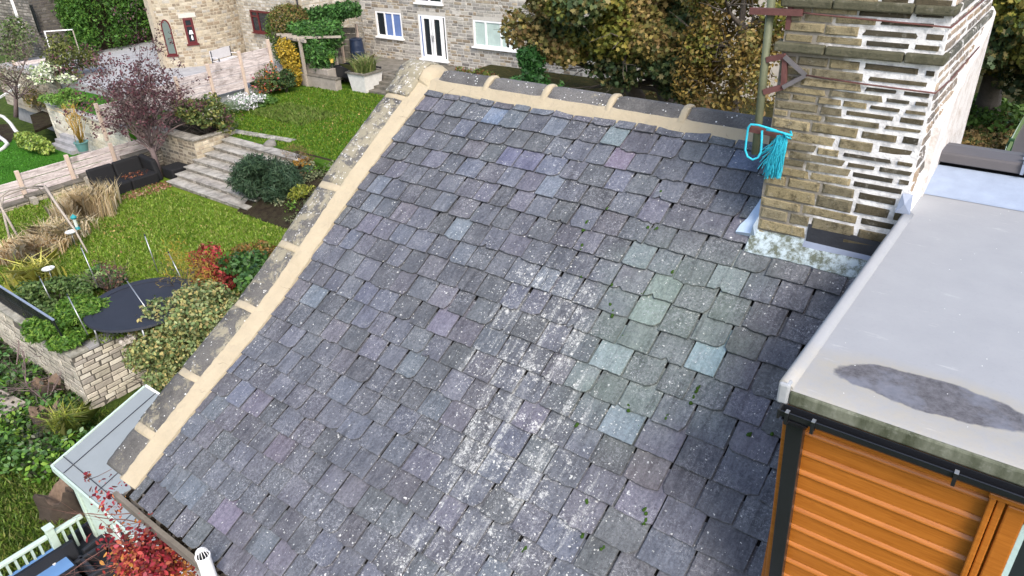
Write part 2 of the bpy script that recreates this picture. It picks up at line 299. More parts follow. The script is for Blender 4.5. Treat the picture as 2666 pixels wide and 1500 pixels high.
M['weave'] = m_weave('dark_woven_rattan', (.018, .02, .027)); M['sofa'] = plain('black_moulded_rattan', (.010, .010, .011), .75, .3, 40, .004); M['butt'] = plain('navy_plastic_water_butt', (.012, .022, .05), .4, .2, 4, .001, 0, .5)
M['shed'] = plain('grey_blue_roof_felt', (.215, .24, .25), .8, .12, 3, .004); M['mint'] = plain('pale_green_painted_wood', (.44, .54, .47), .6, .15, 8, .002); M['tramp'] = plain('black_trampoline_mat', (.022, .025, .035), .65, .2, 3, .001); M['teal'] = plain('teal_plastic', (.02, .22, .24), .4, .1, 5, .001)
M['stump'] = plain('dark_rotten_stump_wood', (.055, .042, .032), .95, .6, 9, .03); M['stump_top'] = plain('split_stump_heartwood', (.17, .12, .085), .95, .6, 12, .03); M['log'] = m_stone('rotting_stump_wood', 'tint', (.03, .02, .015), .7, 5); M['moss'] = plain('green_moss', (.035, .085, .008), .95, .5, 30, .02)
M['table'] = m_glass('table_glass_painted_sky_blue', (.11, .22, .42)); M['capping'] = plain('dark_grey_ridge_capping', (.085, .08, .085), .55, .15, 6, .002); M['concrete'] = plain('stained_render_concrete', (.30, .27, .235), .9, .45, 4, .006); M['white_conc'] = plain('white_painted_planter', (.60, .59, .56), .8, .3, 5, .004)  # table glass: reflected blue sky is painted into its base colour
M['jar'] = plain('cream_glazed_dish', (.66, .66, .64), .3, .1, 6, .001, 0, .5); M['deckwood'] = plain('dark_decking', (.11, .10, .09), .8, .3, 6)
# ------------------------------------------------------------------ the slated house under the camera
S_, C_ = math.sin(TH), math.cos(TH)
def sag(x, y):
    w = max(.45, min(1, 1-(x+6.1)*.10)); return -.085*math.exp(-((y-3.75)/.95)**2)*w
def R(x, s, h=0.0):                            # point of the roof: x along the ridge, s up the slope, h above the slates' bed
    y = s*C_; n = h+sag(x, y); return Vector((x, y-n*S_, s*S_-5.2/C_+H+n*C_))
house = empty('slate_roofed_house', (-3, 4, 0), 'nearest house: lichen spotted slate roof, cream verge, tall chimney and timber clad dormer', 'house')
b = MB()                                        # bed the slates lie on, both roof slopes
xs = [-6.45, -5.5, -4.5, -3.5, -2.5, -1.5, -.6, 1.0, 4.0]; ss = [2.2, 3, 3.6, 4, 4.4, 4.8, 5.2, 5.8, 6.4, 7.72]
for i in range(len(xs)-1):
    for j in range(len(ss)-1):
        b.add([R(xs[i], ss[j], -.03), R(xs[i+1], ss[j], -.03), R(xs[i+1], ss[j+1], -.03), R(xs[i], ss[j+1], -.03)], [(0, 1, 2, 3)])
rz = R(0, 7.72, -.03); b.add([(-6.45, rz.y, rz.z), (4, rz.y, rz.z), (4, rz.y+4.3, rz.z-2.7), (-6.45, rz.y+4.3, rz.z-2.7)], [(3, 2, 1, 0)])
roof = b.build('roof', M['deck_dark'], house)
b = MB()                                        # walls: gable, front and back
yf, yb = 2.02, 10.6; ez = R(-6, 2.2).z-.06
b.box(-6.45, 4, yf, yf+.35, -.2, ez-.08); b.box(-6.45, 4, yb-.35, yb, -.2, ez-.25)
b.prism([(-6.45, yf+.35), (-6.1, yf+.35), (-6.1, yb-.35), (-6.45, yb-.35)], -.2, ez-.1)
for x in (-6.45, -6.1): pass
b.add([(-6.45, yf, ez-.1), (-6.45, 6.55, rz.z-.05), (-6.45, yb, ez-.1), (-6.1, yf, ez-.1), (-6.1, 6.55, rz.z-.05), (-6.1, yb, ez-.1)], [(2, 1, 0), (3, 4, 5), (0, 1, 4, 3), (1, 2, 5, 4)])
b.build('wall', M['stone_t'], house); 
# slates -------------------------------------------------
PAL = [((0.1, 0.103, 0.123), 10), ((0.086, 0.092, 0.107), 9), ((0.114, 0.104, 0.127), 8), ((0.074, 0.079, 0.087), 6), ((0.127, 0.108, 0.124), 5), ((0.109, 0.118, 0.156), 5), ((0.152, 0.178, 0.197), 3), ((0.089, 0.099, 0.096), 3), ((0.163, 0.128, 0.163), 2)]
PALR = [((0.141, 0.172, 0.153), 7), ((0.173, 0.21, 0.186), 4), ((0.096, 0.107, 0.112), 8), ((0.124, 0.114, 0.137), 4), ((0.161, 0.135, 0.166), 2), ((0.08, 0.083, 0.096), 7), ((0.257, 0.319, 0.309), 1)]
PALB = [((0.106, 0.103, 0.11), 7), ((0.128, 0.118, 0.139), 6), ((0.093, 0.103, 0.127), 6), ((0.109, 0.113, 0.102), 5), ((0.154, 0.135, 0.16), 3), ((0.08, 0.08, 0.092), 4)]
def pick(pal):
    t = rnd.random()*sum(w for _, w in pal)
    for c, w in pal:
        t -= w
        if t <= 0: break
    j = .50+.95*rnd.random(); return tuple(q*j*(.96+.08*rnd.random()) for q in c)
SL = []
def slate(x0, x1, s0, s1, lift=0.0, col=None, lich=.3):
    w = x1-x0; g = rnd.choice((.005, .006, .007, .009, .013)); ang = rnd.gauss(0, .007); t = rnd.uniform(.010, .016); h0 = .031+lift+rnd.uniform(0, .008)
    m = 8; low = []
    mode = rnd.random()
    for i in range(m+1):
        u = i/m; d = rnd.uniform(-.0035, .0035)
        low.append([x0+g+(w-2*g)*u, s0+d])
    if mode < .17: low[-1][1] += rnd.uniform(.02, .06); low[-2][1] += rnd.uniform(0, .02)
    elif mode < .26: low[0][1] += rnd.uniform(.02, .055); low[1][1] += rnd.uniform(0, .015)
    elif mode < .34:
        for i in range(2, 7): low[i][1] -= rnd.uniform(.004, .022)
    elif mode < .39:
        k = rnd.randint(2, 6); low[k][1] += rnd.uniform(.015, .035)
    elif mode < .47:
        for i in range(m+1): low[i][1] += .03*(i/m-.5)**2*(1.6)
    poly = low+[[x1-g+rnd.uniform(-.002, .002), s0+.12], [x1-g, s1], [x0+g, s1], [x0+g+rnd.uniform(-.002, .002), s0+.12]]
    roll = rnd.gauss(0, .006); cx = (x0+x1)/2; L = max(.1, s1-s0); P3 = []
    for (x, s) in poly:
        dx, ds = x-cx, s-s0; xr, sr = cx+dx*math.cos(ang)-ds*math.sin(ang), s0+ds*math.cos(ang)+dx*math.sin(ang)
        P3.append((xr, sr, h0*(1-(sr-s0)/.44)+roll*(xr-cx)/w))
    n = len(P3); bb = MB(); col = tuple(q*.65 for q in col); bb.col = (*col, lich)
    e = .004                                   # worn arris: the top face is a little smaller than the slab
    cxs = sum(p[0] for p in P3)/n; css = sum(p[1] for p in P3)/n
    top = [R(p[0]+(e if p[0] < cxs else -e), p[1]+(e*rnd.uniform(.5, 1.8) if p[1] < css else 0), p[2]) for p in P3]
    mid = [R(p[0], p[1], p[2]-.003) for p in P3]; bot = [R(p[0], p[1], p[2]-t) for p in P3]
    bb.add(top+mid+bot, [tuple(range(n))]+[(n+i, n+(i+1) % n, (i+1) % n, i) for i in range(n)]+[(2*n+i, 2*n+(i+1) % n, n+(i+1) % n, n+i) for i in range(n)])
    bb.c = [(*col, lich)]*n+[(*(q*.38 for q in col), 0)]*(2*n)  # edge faces tinted dark: shade of the joints put into the colour
    SL.append((bb, (R(cx, s0+.12)-cam.location).length/ max(.15, w)))
for k in range(-1, 22):
    s0 = 2.352+.2412*k; top = min(s0+.44, 7.60)
    if s0 > 7.55: break
    x = -6.125; first = True; y = s0*C_
    xe = -.60 if y < 5.45 else -1.765
    while x < xe-.04:
        fr = max(0, min(1, (x+4.2)/3.4)); lowr = max(0, min(1, (4.9-s0)/1.6))*max(0, min(1, (x+2.4)/1.2))
        w = (.255+.045*fr+.075*lowr)*rnd.uniform(.84, 1.16)
        if first: w = rnd.choice((.10, .14, .24, .26)) if k % 2 else rnd.uniform(.2, .27)
        first = False; x1 = min(x+w, xe)
        if xe-x1 < .09: x1 = xe
        xm = (x+x1)/2
        if -2.95 < xm+.10*(s0-5.4) < -1.5 and 4.55 < s0 < 6.7: pal = PALR
        elif xm > -2.2: pal = PALB
        else: pal = PAL
        if pal is PALR and rnd.random() < (.6 if s0 > 6.2 else .25): pal = PAL
        band = math.exp(-((xm+3.0+.32*(s0-4.6))/.75)**2)*max(0, min(1, (6.3-s0)/.7))      # the lichened belt down the middle
        lich = .10+.25*rnd.random()**2+(.12 if s0 < 3.4 and xm < -3.4 else 0)
        if xm > -1.9 and s0 < 5.6: lich *= .35
        if pal is PALB: lich *= .5
        lift = 0.012*rnd.random() if rnd.random() < .12 else (0.006*rnd.random())
        if pal is not PAL and rnd.random() < .3: lift += .006
        slate(x, x1, s0+rnd.gauss(0, .004), top, lift, pick(pal), lich); x = x1
# single odd slates the eye goes to: the pale mint one, the mauve one and the thick brown one
def near(px, py): 
    p = P(px, py, y=1); p = p-cam.location; N = Vector((0, -S_, C_)); q = p*(-5.2/p.dot(N)); return q.x, q.y/C_
order = sorted(range(len(SL)), key=lambda i: SL[i][1])
ODD = [((1845, 950), (.30, .42, .41)), ((1607, 425), (.16, .105, .15)), ((1712, 1245), (.125, .095, .09)), ((1582, 365), (.17, .22, .20)), ((1720, 840), (.20, .26, .19)), ((1600, 935), (.25, .31, .28)), ((1616, 1110), (.21, .26, .27)), ((1285, 300), (.14, .19, .25)), ((1910, 420), (.075, .11, .17)), ((610, 1365), (.15, .11, .15)), ((1335, 410), (.09, .088, .15)), ((1390, 430), (.092, .085, .14)), ((705, 1160), (.10, .07, .09)), ((1715, 770), (.16, .20, .15)), ((1655, 670), (.15, .185, .17))]
for (px, py), c in ODD:
    tx, ts = near(px, py); best = None
    for bb, _ in SL:
        vx = [v[0] for v in bb.v[:13]]; s_ = (bb.v[0][1]/C_)
        if min(vx) < tx < max(vx) and s_-.01 < ts < s_+.235: best = bb
    if best: best.c = [(*c, .18)]*13+[(*(q*.38 for q in c), 0)]*(len(best.c)-13)  # odd slates get the same painted shade on their edge faces
rest = MB()
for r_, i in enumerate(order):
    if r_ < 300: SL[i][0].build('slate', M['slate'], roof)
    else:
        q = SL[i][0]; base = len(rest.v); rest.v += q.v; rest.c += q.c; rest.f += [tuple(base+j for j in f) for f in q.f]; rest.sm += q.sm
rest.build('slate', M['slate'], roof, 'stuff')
# verge: mortar fillet, copings with cream joints ------------------
def strip(rows, name, mat, parent):            # rows: list of cross-sections (points), swept
    m = MB(); m.smooth = False; m.sweep(rows, None, closed=True, cap=True); return m.build(name, mat, parent)
verge = []
for i in range(110):
    s = 2.20+(7.60-2.20)*i/109; j = rnd.uniform(-.006, .006)
    verge.append([R(-6.36, s, -.05), R(-6.36, s, .070), R(-6.30+rnd.uniform(-.012, .010), s, .090), R(-6.22+j, s, .072+j*.4), R(-6.112+j*1.5, s, .048+j*.5), R(-6.108+j, s, .0)])
strip(verge, 'mortar_fillet', M['cream'], house)
JT = [(975, 238), (812, 478), (702, 606), (592, 756), (461, 936), (355, 1071)]
js = sorted(P(x*1.035, y*1.035, x=-6.64).y/C_ for x, y in JT)
ed = [2.225]+js+[7.66]
for i in range(len(ed)-1):
    a, c = ed[i]+(.028 if i else 0), ed[i+1]-.028; up = .10+rnd.uniform(-.004, .004)+(.035 if i == len(ed)-2 else 0); m = MB(); n = 12
    k = rnd.uniform(.75, 1.2); m.col = (.12*k, .115*k, .105*k, min(1, .15+.13*i)); rows = []
    for q in range(n+1):
        s = a+(c-a)*q/n; e = (.012 if q in (0, n) else 0); w = rnd.uniform(-.004, .004); z = rnd.uniform(-.003, .003)
        rows.append([R(-6.66+e+w, s, -.04), R(-6.66+e+w, s, up-.045), R(-6.635+e, s, up-.012+z), R(-6.58, s, up-e+z), R(-6.45, s, up-e+z+.004), R(-6.33, s, up-e-.006+z), R(-6.275-e+w, s, up-.026), R(-6.275, s, -.04)])
    m.smooth = True; m.sweep(rows, None); m.build('coping_stone', M['coping'], house)
for s in js:
    m = MB(); rows = []
    for q, (ds, h) in enumerate(((-.047, .104), (-.03, .116), (0, .118), (.03, .116), (.047, .104))):
        h -= .014; rows.append([R(-6.668, s+ds, -.03), R(-6.668, s+ds, h-.05), R(-6.60, s+ds, h+rnd.uniform(-.003, .003)), R(-6.45, s+ds+rnd.uniform(-.008, .008), h+.002), R(-6.31, s+ds+rnd.uniform(-.008, .008), h-.012), R(-6.26, s+ds, h-.05), R(-6.26, s+ds, -.03)])
    m.smooth = True; m.sweep(rows, None); m.build('mortar_joint', M['cream'], house)
# apex saddle stone at the ridge end and the cream haunching behind it
RY, RZ = 6.60, H-1.945
m = MB(); m.col = (.13, .125, .11, .9); m.smooth = True
m.sweep([[(x, 6.36, RZ-.24), (x, 6.36, RZ-.06), (x, 6.48, RZ+.045+e), (x, 6.60, RZ+.075+e), (x, 6.74, RZ+.04+e), (x, 6.86, RZ-.1), (x, 6.86, RZ-.25)] for x, e in ((-6.66, -.02), (-6.62, 0), (-6.45, .004), (-6.32, 0), (-6.27, -.02))], None); m.build('apex_stone', M['coping'], house)
m = MB(); m.smooth = True; m.sweep([[(-6.30, y, RZ-.3), (-6.30, y, z+.0), (-6.24, y, z-.005), (-6.11, y, z-.09), (-6.10, y, RZ-.3)] for y, z in ((6.36, RZ-.08), (6.46, RZ+.015), (6.60, RZ+.045), (6.75, RZ+.01), (7.1, RZ-.26), (7.6, RZ-.55))], None); m.build('mortar_haunching', M['cream'], house)
m = MB(); m.col = (.12, .115, .105, .6); m.hexa([(-6.66, 6.86, RZ-.3), (-6.3, 6.86, RZ-.3), (-6.3, 9.6, RZ-2.0), (-6.66, 9.6, RZ-2.0)], [(-6.66, 6.86, RZ-.06), (-6.3, 6.86, RZ-.06), (-6.3, 9.6, RZ-1.76), (-6.66, 9.6, RZ-1.76)]); m.build('coping_stone', M['coping'], house)
# ridge stones
rows = []
for i in range(44):
    x = -6.13+(4.36)*i/43; j = rnd.uniform(-.008, .008); z0 = RZ-.02*max(0, (x+6)/4)
    rows.append([(x, 6.325+j, z0-.27), (x, 6.345+j*.6, z0-.185), (x, 6.425, z0-.088), (x, 6.50, z0-.07), (x, 6.50, z0-.30)])
strip(rows, 'ridge_mortar', M['cream'], house)
rj = [-6.07, -5.313, -4.513, -3.708, -2.902, -2.02]
for i in range(5):
    a, c = rj[i]+.03, rj[i+1]-.03; m = MB(); k = rnd.uniform(.8, 1.2); m.col = (.15*k, .15*k, .155*k, .05); rows = []
    for q in range(11):
        x = a+(c-a)*q/10; z0 = RZ-.02*max(0, (x+6)/4); e = .012 if q in (0, 10) else 0; w = rnd.uniform(-.004, .004)
        rows.append([(x, 6.43+w, z0-.11), (x, 6.435+w+e, z0-.085), (x, 6.50+e, z0-.042-e), (x, 6.565, z0-.004-e+w), (x, 6.60, z0-e+w), (x, 6.635, z0-.004-e), (x, 6.78, z0-.12), (x, 6.80, z0-.2)])
    m.smooth = False; m.sweep(rows, None); m.build('ridge_stone', M['coping'], house)
for i in range(1, 6):
    m = MB(); rows = []; x0 = rj[i]
    for dx, h in ((-.036, -.002), (-.022, .011), (0, .014), (.022, .011), (.036, -.002)):
        x = x0+dx*(1+.2*rnd.random()); z0 = RZ-.02*max(0, (x+6)/4)+h
        rows.append([(x, 6.38, z0-.17), (x+rnd.uniform(-.01, .01), 6.418, z0-.10), (x, 6.50, z0-.028), (x, 6.555, z0), (x, 6.60, z0+.004), (x, 6.65, z0-.004), (x, 6.79, z0-.12), (x, 6.8, z0-.2)])
    m.smooth = True; m.sweep(rows, None); m.build('ridge_joint', M['cream'], house)
# eaves gutter: old timber trough with debris --------------
m = MB(); g0, g1 = P(292, 1283, y=1.80), P(900, 1790, y=1.80); gz = g0.z; rows = []
for x in (-6.62, -5.8, -5.0, -4.2, -3.2, -2.0, 0, 3.5):
    d = rnd.uniform(-.006, .006); z = gz+.0*(x+6)
    rows.append([(x, 1.795+d, z-.10), (x, 1.79+d, z+.004), (x, 1.835+d, z+.008), (x, 1.845+d, z-.07), (x, 1.965, z-.075), (x, 1.97, z-.012), (x, 2.015, z-.012), (x, 2.015, z-.10)])
m.sweep(rows, None); gut = m.build('eaves_gutter', plain('weathered_gutter_timber', (.17, .15, .125), .9, .5, 7, .008), house)
m = MB()
for i in range(260):
    x = rnd.uniform(-6.55, -3.0); y = rnd.uniform(1.85, 1.96); z = gz-.065+rnd.uniform(0, .025); r = rnd.uniform(.008, .025)
    m.obox((x, y, z), (r, r*rnd.uniform(-.5, .5), 0), (-.3*r, r, 0), (0, 0, r*.5))
m.build('gutter_debris', M['soil'], gut, 'stuff')
# vent pipe with its wire balloon, fixed to the front wall
pv = P(527, 1446, y=1.66); m = MB(); m.lathe((pv.x, pv.y, 0), [(.056, 1.0), (.056, pv.z-.02), (.060, pv.z-.02), (.060, pv.z), (.050, pv.z), (.050, pv.z-.25)], 20); m_ = MB(); m_.lathe((pv.x, pv.y, pv.z-.012), [(.0499, 0), (.0, .002)], 16)
vp = m.build('vent_pipe', M['white'], house); m_.build('bore_shade_disc', M['deck_dark'], vp); m = MB()  # black disc across the pipe mouth stands in for the shade inside
for k in range(13):
    a = 2*math.pi*k/13; m.tube([(pv.x+.053*math.cos(a)*math.cos(t), pv.y+.053*math.sin(a)*math.cos(t), pv.z+.075*math.sin(t)) for t in (0, .35, .7, 1.05, 1.35, 1.52)], .0026, 4)
m.build('wire_balloon', M['white'], vp)
# moss tufts in the slate joints
m = MB()
for (px, py) in [(1586, 545), (1530, 580), (1522, 600), (1725, 500), (1690, 595), (1710, 597), (1520, 640), (1518, 650), (1595, 740), (1754, 708), (1590, 792), (1600, 808), (1596, 820), (1676, 764), (1625, 871), (1638, 1050), (1640, 1062), (1660, 1105), (1815, 1015), (1808, 1030), (1800, 1045), (1822, 1005), (1740, 1073), (1735, 1083), (1528, 1300), (1584, 1300), (1686, 1330), (1682, 1345), (1676, 1357), (1952, 1128), (2014, 1122), (1250, 1225), (1365, 1430), (1515, 720), (1516, 1390), (1570, 1425), (1500, 1100), (1680, 1322)]:
    x, s = near(px, py); q = R(x, s, .022)
    for i in range(6):
        c = q+Vector((rnd.uniform(-.008, .008), rnd.uniform(-.028, .028), rnd.uniform(-.006, .004))); r = rnd.uniform(.006, .014)
        m.smooth = True; m.sweep([[c+Vector((r*rr*math.cos(t*2*math.pi/7), r*1.3*rr*math.sin(t*2*math.pi/7), r*z)) for t in range(7)] for rr, z in ((1, -.6), (1.05, 0), (.75, .6), (.25, .95))], None)
m.build('moss_tufts', M['moss'], house, 'stuff')

# ------------------------------------------------------------------ stone laying
def stone_mesh(k):
    r = random.Random(100+k); m = bpy.data.meshes.new('stone'); v = []; j = lambda a: r.uniform(-a, a)
    for y, ins in ((.5, 0), (-.25, 0), (-.5, .07)):
        for sx, sz in ((-1, -1), (1, -1), (1, 1), (-1, 1)): v.append((sx*(.5-ins)+j(.025), y+(j(.12) if ins else 0), sz*(.5-ins*1.6)+j(.04)))
    f = [(8, 9, 10, 11)]+[(a+i, a+(i+1) % 4, a+4+(i+1) % 4, a+4+i) for a in (0, 4) for i in range(4)]
    f = [tuple(reversed(q)) if n_ else q for n_, q in enumerate(f)]
    m.from_pydata(v, [], [tuple(q) for q in f]); a = m.attributes.new('tint', 'FLOAT_COLOR', 'POINT'); a.data.foreach_set('color', [.3, .3, .3, 1]*12); m.update(); return m
STM = {}
def stones(parent, o, u, L, Hh, ch, sl, cols, mat, depth=.06, gap=.014, holes=(), limit=300, name='stone', curve=None, seed=3, proud=.012, v=None):
    """lay coursed stones on a wall face: o lower left corner, u unit vector along, n outward; curve(u)->(point, dir) for a bay"""
    r = random.Random(seed); u = Vector(u).normalized(); vv = Vector(v) if v else Vector((0, 0, 1)); out = []; z = 0.0; o = Vector(o)
    while z < Hh-.02:
        h = min(ch*r.uniform(.78, 1.25), Hh-z); 
        if Hh-z-h < ch*.4: h = Hh-z
        x = -r.random()*sl*.5
        while x < L:
            w = sl*r.uniform(.55, 1.5); a, c = max(x, 0), min(x+w, L); x += w
            if c-a < .05: continue
            segs = [(a, c)]
            for (hx0, hx1, hz0, hz1) in holes:
                if z+h > hz0+.02 and z < hz1-.02:
                    ns = []
                    for (p, q) in segs:
                        if q <= hx0 or p >= hx1: ns.append((p, q))
                        else:
                            if hx0-p > .04: ns.append((p, hx0))
                            if q-hx1 > .04: ns.append((hx1, q))
                    segs = ns
            for p, q in segs: out.append(((p+q)/2, z+h/2, q-p-gap, h-gap))
        z += h
    big = sorted(range(len(out)), key=lambda i: -out[i][2]*out[i][3]) if len(out) > limit else list(range(len(out))); single = set(big[:limit]); mb = MB()
    off = OFF[parent.name]
    for i, (cu, cv, w, h) in enumerate(out):
        if w < .02 or h < .015: continue
        if curve: c, uu = curve(cu); c = Vector(c)+vv*cv
        else: c, uu = o+u*cu+vv*cv, u
        n = uu.cross(vv); dp = depth*r.uniform(.85, 1.15); c = c+n*(proud*r.uniform(.3, 1.3)-dp/2); col = r.choice(cols); k = r.uniform(.82, 1.18); col = tuple(q*k for q in col)
        kk = r.randrange(6); key = (mat.name, kk)
        if key not in STM: STM[key] = stone_mesh(kk); STM[key].materials.append(mat)
        Mx = Matrix((uu*w, -n*dp, vv*h)).transposed().to_4x4(); Mx.translation = c
        if i in single:
            ob = link(name, STM[key], parent); ob.matrix_local = Matrix.Translation(-off) @ Mx; ob.color = (*col, 1)
        else:
            mb.col = (*col, 1); mb.add([Mx @ q.co for q in STM[key].vertices], [tuple(q.vertices) for q in STM[key].polygons])
    if mb.v: mb.build(name, M['stone_t'], parent, 'stuff')
M['chim_o'] = m_stone('ochre_chimney_stone', 'ocol', (.05, .042, .025), .85, 15, .0); M['chim_wo'] = m_stone('whitened_chimney_stone', 'ocol', (.05, .045, .04), .5, 12, .85)
# ------------------------------------------------------------------ chimney
cx0, cx1, cy0, cy1, ct = -1.765, -.725, 5.56, 7.62, H-.12
m = MB(); zb = H-3.0; m.box(cx0, cx1, cy0, cy1, zb, ct); chim = m.build('chimney', M['chim_core'], house)
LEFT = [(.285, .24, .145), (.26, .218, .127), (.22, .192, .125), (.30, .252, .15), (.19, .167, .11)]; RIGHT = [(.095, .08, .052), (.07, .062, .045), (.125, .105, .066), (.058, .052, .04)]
def chim_face(o, u, L, side):
    r = random.Random(5+side); z = zb; u = Vector(u); n = u.cross(Vector((0, 0, 1)))
    while z < ct-.03:
        rel = z-(H-2.65); h = .104-.036*min(1, max(0, rel/1.1)); h *= r.uniform(.8, 1.2)
        if abs(z+h/2-(H-1.12)) < .062: z = H-1.087; continue
        x = -.2*r.random()
        while x < L:
            w = r.uniform(.16, .44); a, c = max(0, x), min(L, x+w); x += w
            if c-a < .05: continue
            t = (a+c)/2/L if side == 0 else 1.2
            wide = (t > .55+.1*r.random()) or side == 1
            g = .033 if wide else .015
            if wide and r.random() < .2: g += .008
            if side == 1 and (a+c)/2 > .35 and z < H-1.72+.52*max(0, ((a+c)/2-.35)/1.8): continue
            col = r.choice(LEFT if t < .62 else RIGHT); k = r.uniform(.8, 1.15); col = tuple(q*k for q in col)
            if side == 1: col = r.choice([(.30, .23, .16), (.20, .17, .14), (.36, .29, .22), (.15, .135, .12)])
            zz = rnd.uniform(-.004, .004)+ .0; wv, hv = c-a-g, h-g
            if wv < .03: continue
            dp = .05; pr = .010 if wide else .012
            cc = Vector(o)+u*((a+c)/2)+Vector((0, 0, z+h/2+zz))+n*(pr*r.uniform(.5, 1.4)-dp/2)
            mat = M['chim_wo'] if side == 1 else M['chim_o']; kk = r.randrange(6); key = (mat.name, kk)
            if key not in STM: STM[key] = stone_mesh(kk); STM[key].materials.append(mat)
            uu = (u+Vector((0, 0, r.uniform(-.02, .02)))).normalized()
            Mx = Matrix((uu*wv, -n*dp, Vector((0, 0, 1))*hv)).transposed().to_4x4(); Mx.translation = cc
            ob = link('chimney_stone', STM[key], chim); ob.matrix_local = Matrix.Translation(-OFF[chim.name]) @ Mx; ob.color = (*col, 1)
        z += h
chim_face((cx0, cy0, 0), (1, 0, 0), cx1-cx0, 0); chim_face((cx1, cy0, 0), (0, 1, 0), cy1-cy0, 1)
for zc, hh, pr in ((H-1.12, .062, .05), (H-.815, .06, .045)):            # projecting string courses, each of three stones
    M['string'] = M.get('string') or m_stone('mossy_string_course', 'tint', (.02, .025, .012), .55, 8)
    xs_ = [cx0-pr, cx0+.31, cx0+.82, cx1+pr*.6]
    for i in range(3):
        m = MB(); k = rnd.uniform(.8, 1.1); m.col = (.105*k, .10*k, .066*k, 1); m.box(xs_[i]+.003, xs_[i+1]-.003, cy0-pr, cy0+.12, zc-hh/2, zc+hh/2+rnd.uniform(-.004, .004)); m.build('string_course', M['string'], chim, bevel=.012)
    m = MB(); m.col = (.12, .12, .1, 1); m.box(cx1+.002, cx1+pr*.6, cy0+.122, cy1, zc-hh/2, zc+hh/2); m.build('string_course', M['chim_w'], chim, bevel=.012)
m = MB(); m.col = (.62, .60, .58, 1)                                    # thick flaking render low on the right side
rows = []
for i in range(13):
    y = 5.95+(7.75-5.95)*i/12; zt = H-1.62+.52*(i/12)**1.2+rnd.uniform(-.02, .02); rows.append([(cx1-.02, y, H-2.3), (cx1+.035+.008*rnd.random(), y, H-2.3), (cx1+.035+.01*rnd.random(), y, zt-.05), (cx1+.004, y, zt), (cx1-.02, y, zt)])
m.sweep(rows, None); m.build('render_coat', M['render'], chim)
# flashings round the chimney foot
m = MB(); rows = []
for i in range(9):
    s = 6.53+(.62)*i/8; w = .14*(1-i/8)**.8+.015; p = rnd.uniform(-.008, .008); rows.append([R(cx0+.004, s, .13*(1-i/8)+.075), R(cx0-.03, s, .085), R(cx0-w+p, s, .062), R(cx0-w+p, s, -.0), R(cx0+.004, s, -.02)])
m.sweep(rows, None); m.build('side_flashing', M['paint_blue'], chim)
m = MB(); rows = []; sF = cy0/C_
for i in range(15):
    x = cx0-.03+(cx1-.02-cx0)*i/14; w = rnd.uniform(-.008, .008); q = R(x, sF-.16+w, .034); rows.append([R(x, sF-.16+w, .0), q, R(x, sF-.09, .060+rnd.uniform(-.004, .004)), (x, cy0-.035, R(x, sF).z+.055), (x, cy0+.01, R(x, sF).z+.10+w), (x, cy0+.01, R(x, sF).z-.05)])
m.sweep(rows, None); 
nfl = NT('lichened_lead_apron'); f_ = nfl.noise(12, 6, None, .75); M['apron'] = nfl.done(nfl.mix(nfl.step(f_, .42, .58), (.10, .115, .085), (.38, .46, .50)), .8, f_, .008, .7); m.build('front_apron', M['apron'], chim)
m = MB(); m.add([(cx0+.40, cy0-.012, R(0, sF).z+.23), (cx1, cy0-.012, R(0, sF).z+.20), (cx1, cy0-.014, R(0, sF).z+.05), (cx0+.40, cy0-.014, R(0, sF).z+.075), (cx0+.40, cy0+.01, R(0, sF).z+.23), (cx1, cy0+.01, R(0, sF).z+.20), (cx1, cy0+.01, R(0, sF).z+.05), (cx0+.40, cy0+.01, R(0, sF).z+.075)], [(3, 2, 1, 0), (0, 1, 5, 4), (3, 0, 4, 7), (2, 3, 7, 6)]); m.build('bitumen_strip', M['lead_dark'], chim)
m = MB(); m.hexa([(cx0+.39, cy0-.085, R(0, sF-.1).z+.02), (cx1, cy0-.085, R(0, sF-.1).z+.02), (cx1, cy0-.01, R(0, sF).z+.03), (cx0+.39, cy0-.01, R(0, sF).z+.03)], [(cx0+.39, cy0-.085, R(0, sF-.1).z+.055), (cx1, cy0-.085, R(0, sF-.1).z+.045), (cx1, cy0-.01, R(0, sF).z+.085), (cx0+.39, cy0-.01, R(0, sF).z+.09)]); m.build('lead_tray', M['lead'], chim)

# ------------------------------------------------------------------ dormer with flat roof
FZ = H-2.20; dx0, dx1, dyf = -.745, 2.6, 3.06
m = MB(); m.box(-.69, dx1, 3.13, 6.1, H-4.9, FZ-.06); dorm = m.build('dormer', M['oak'], house)
m = MB(); rows = []
for i in range(13):                                                        # rolled left edge of the flat roof
    t = i/12; x = -.758+.030*t; y = 3.06+(5.56-3.06)*t; rows.append([(x, y, FZ-.07), (x-.002, y, FZ+.012), (x+.010, y, FZ+.024), (x+.024, y, FZ+.027), (x+.044, y, FZ+.017), (x+.066, y, FZ+.004), (x+.08, y, FZ-.07)])
m.smooth = True; m.sweep(rows, None); m.build('roof_edge_roll', M['flat'], dorm)
m = MB(); n = 26; g_ = []
ys = [3.055, 3.075]+[3.075+(5.98-3.075)*i/24 for i in range(1, 25)]+[6.02, 6.06, 6.10, 6.43]
zz_ = lambda y: FZ+(-.012 if y < 3.06 else 0)+(0 if y < 5.95 else min(.008, (y-5.95)*.1) if y < 6.03 else .008+(y-6.03)*.24)
xx_ = [-.70, -.4, 0, .4, .8, 1.4, 2.6]
m.smooth = True; m.add([(x, y, zz_(y)) for y in ys for x in xx_], [(j*7+i, j*7+i+1, (j+1)*7+i+1, (j+1)*7+i) for j in range(len(ys)-1) for i in range(6)]); m.build('flat_roof', M['flat'], dorm)
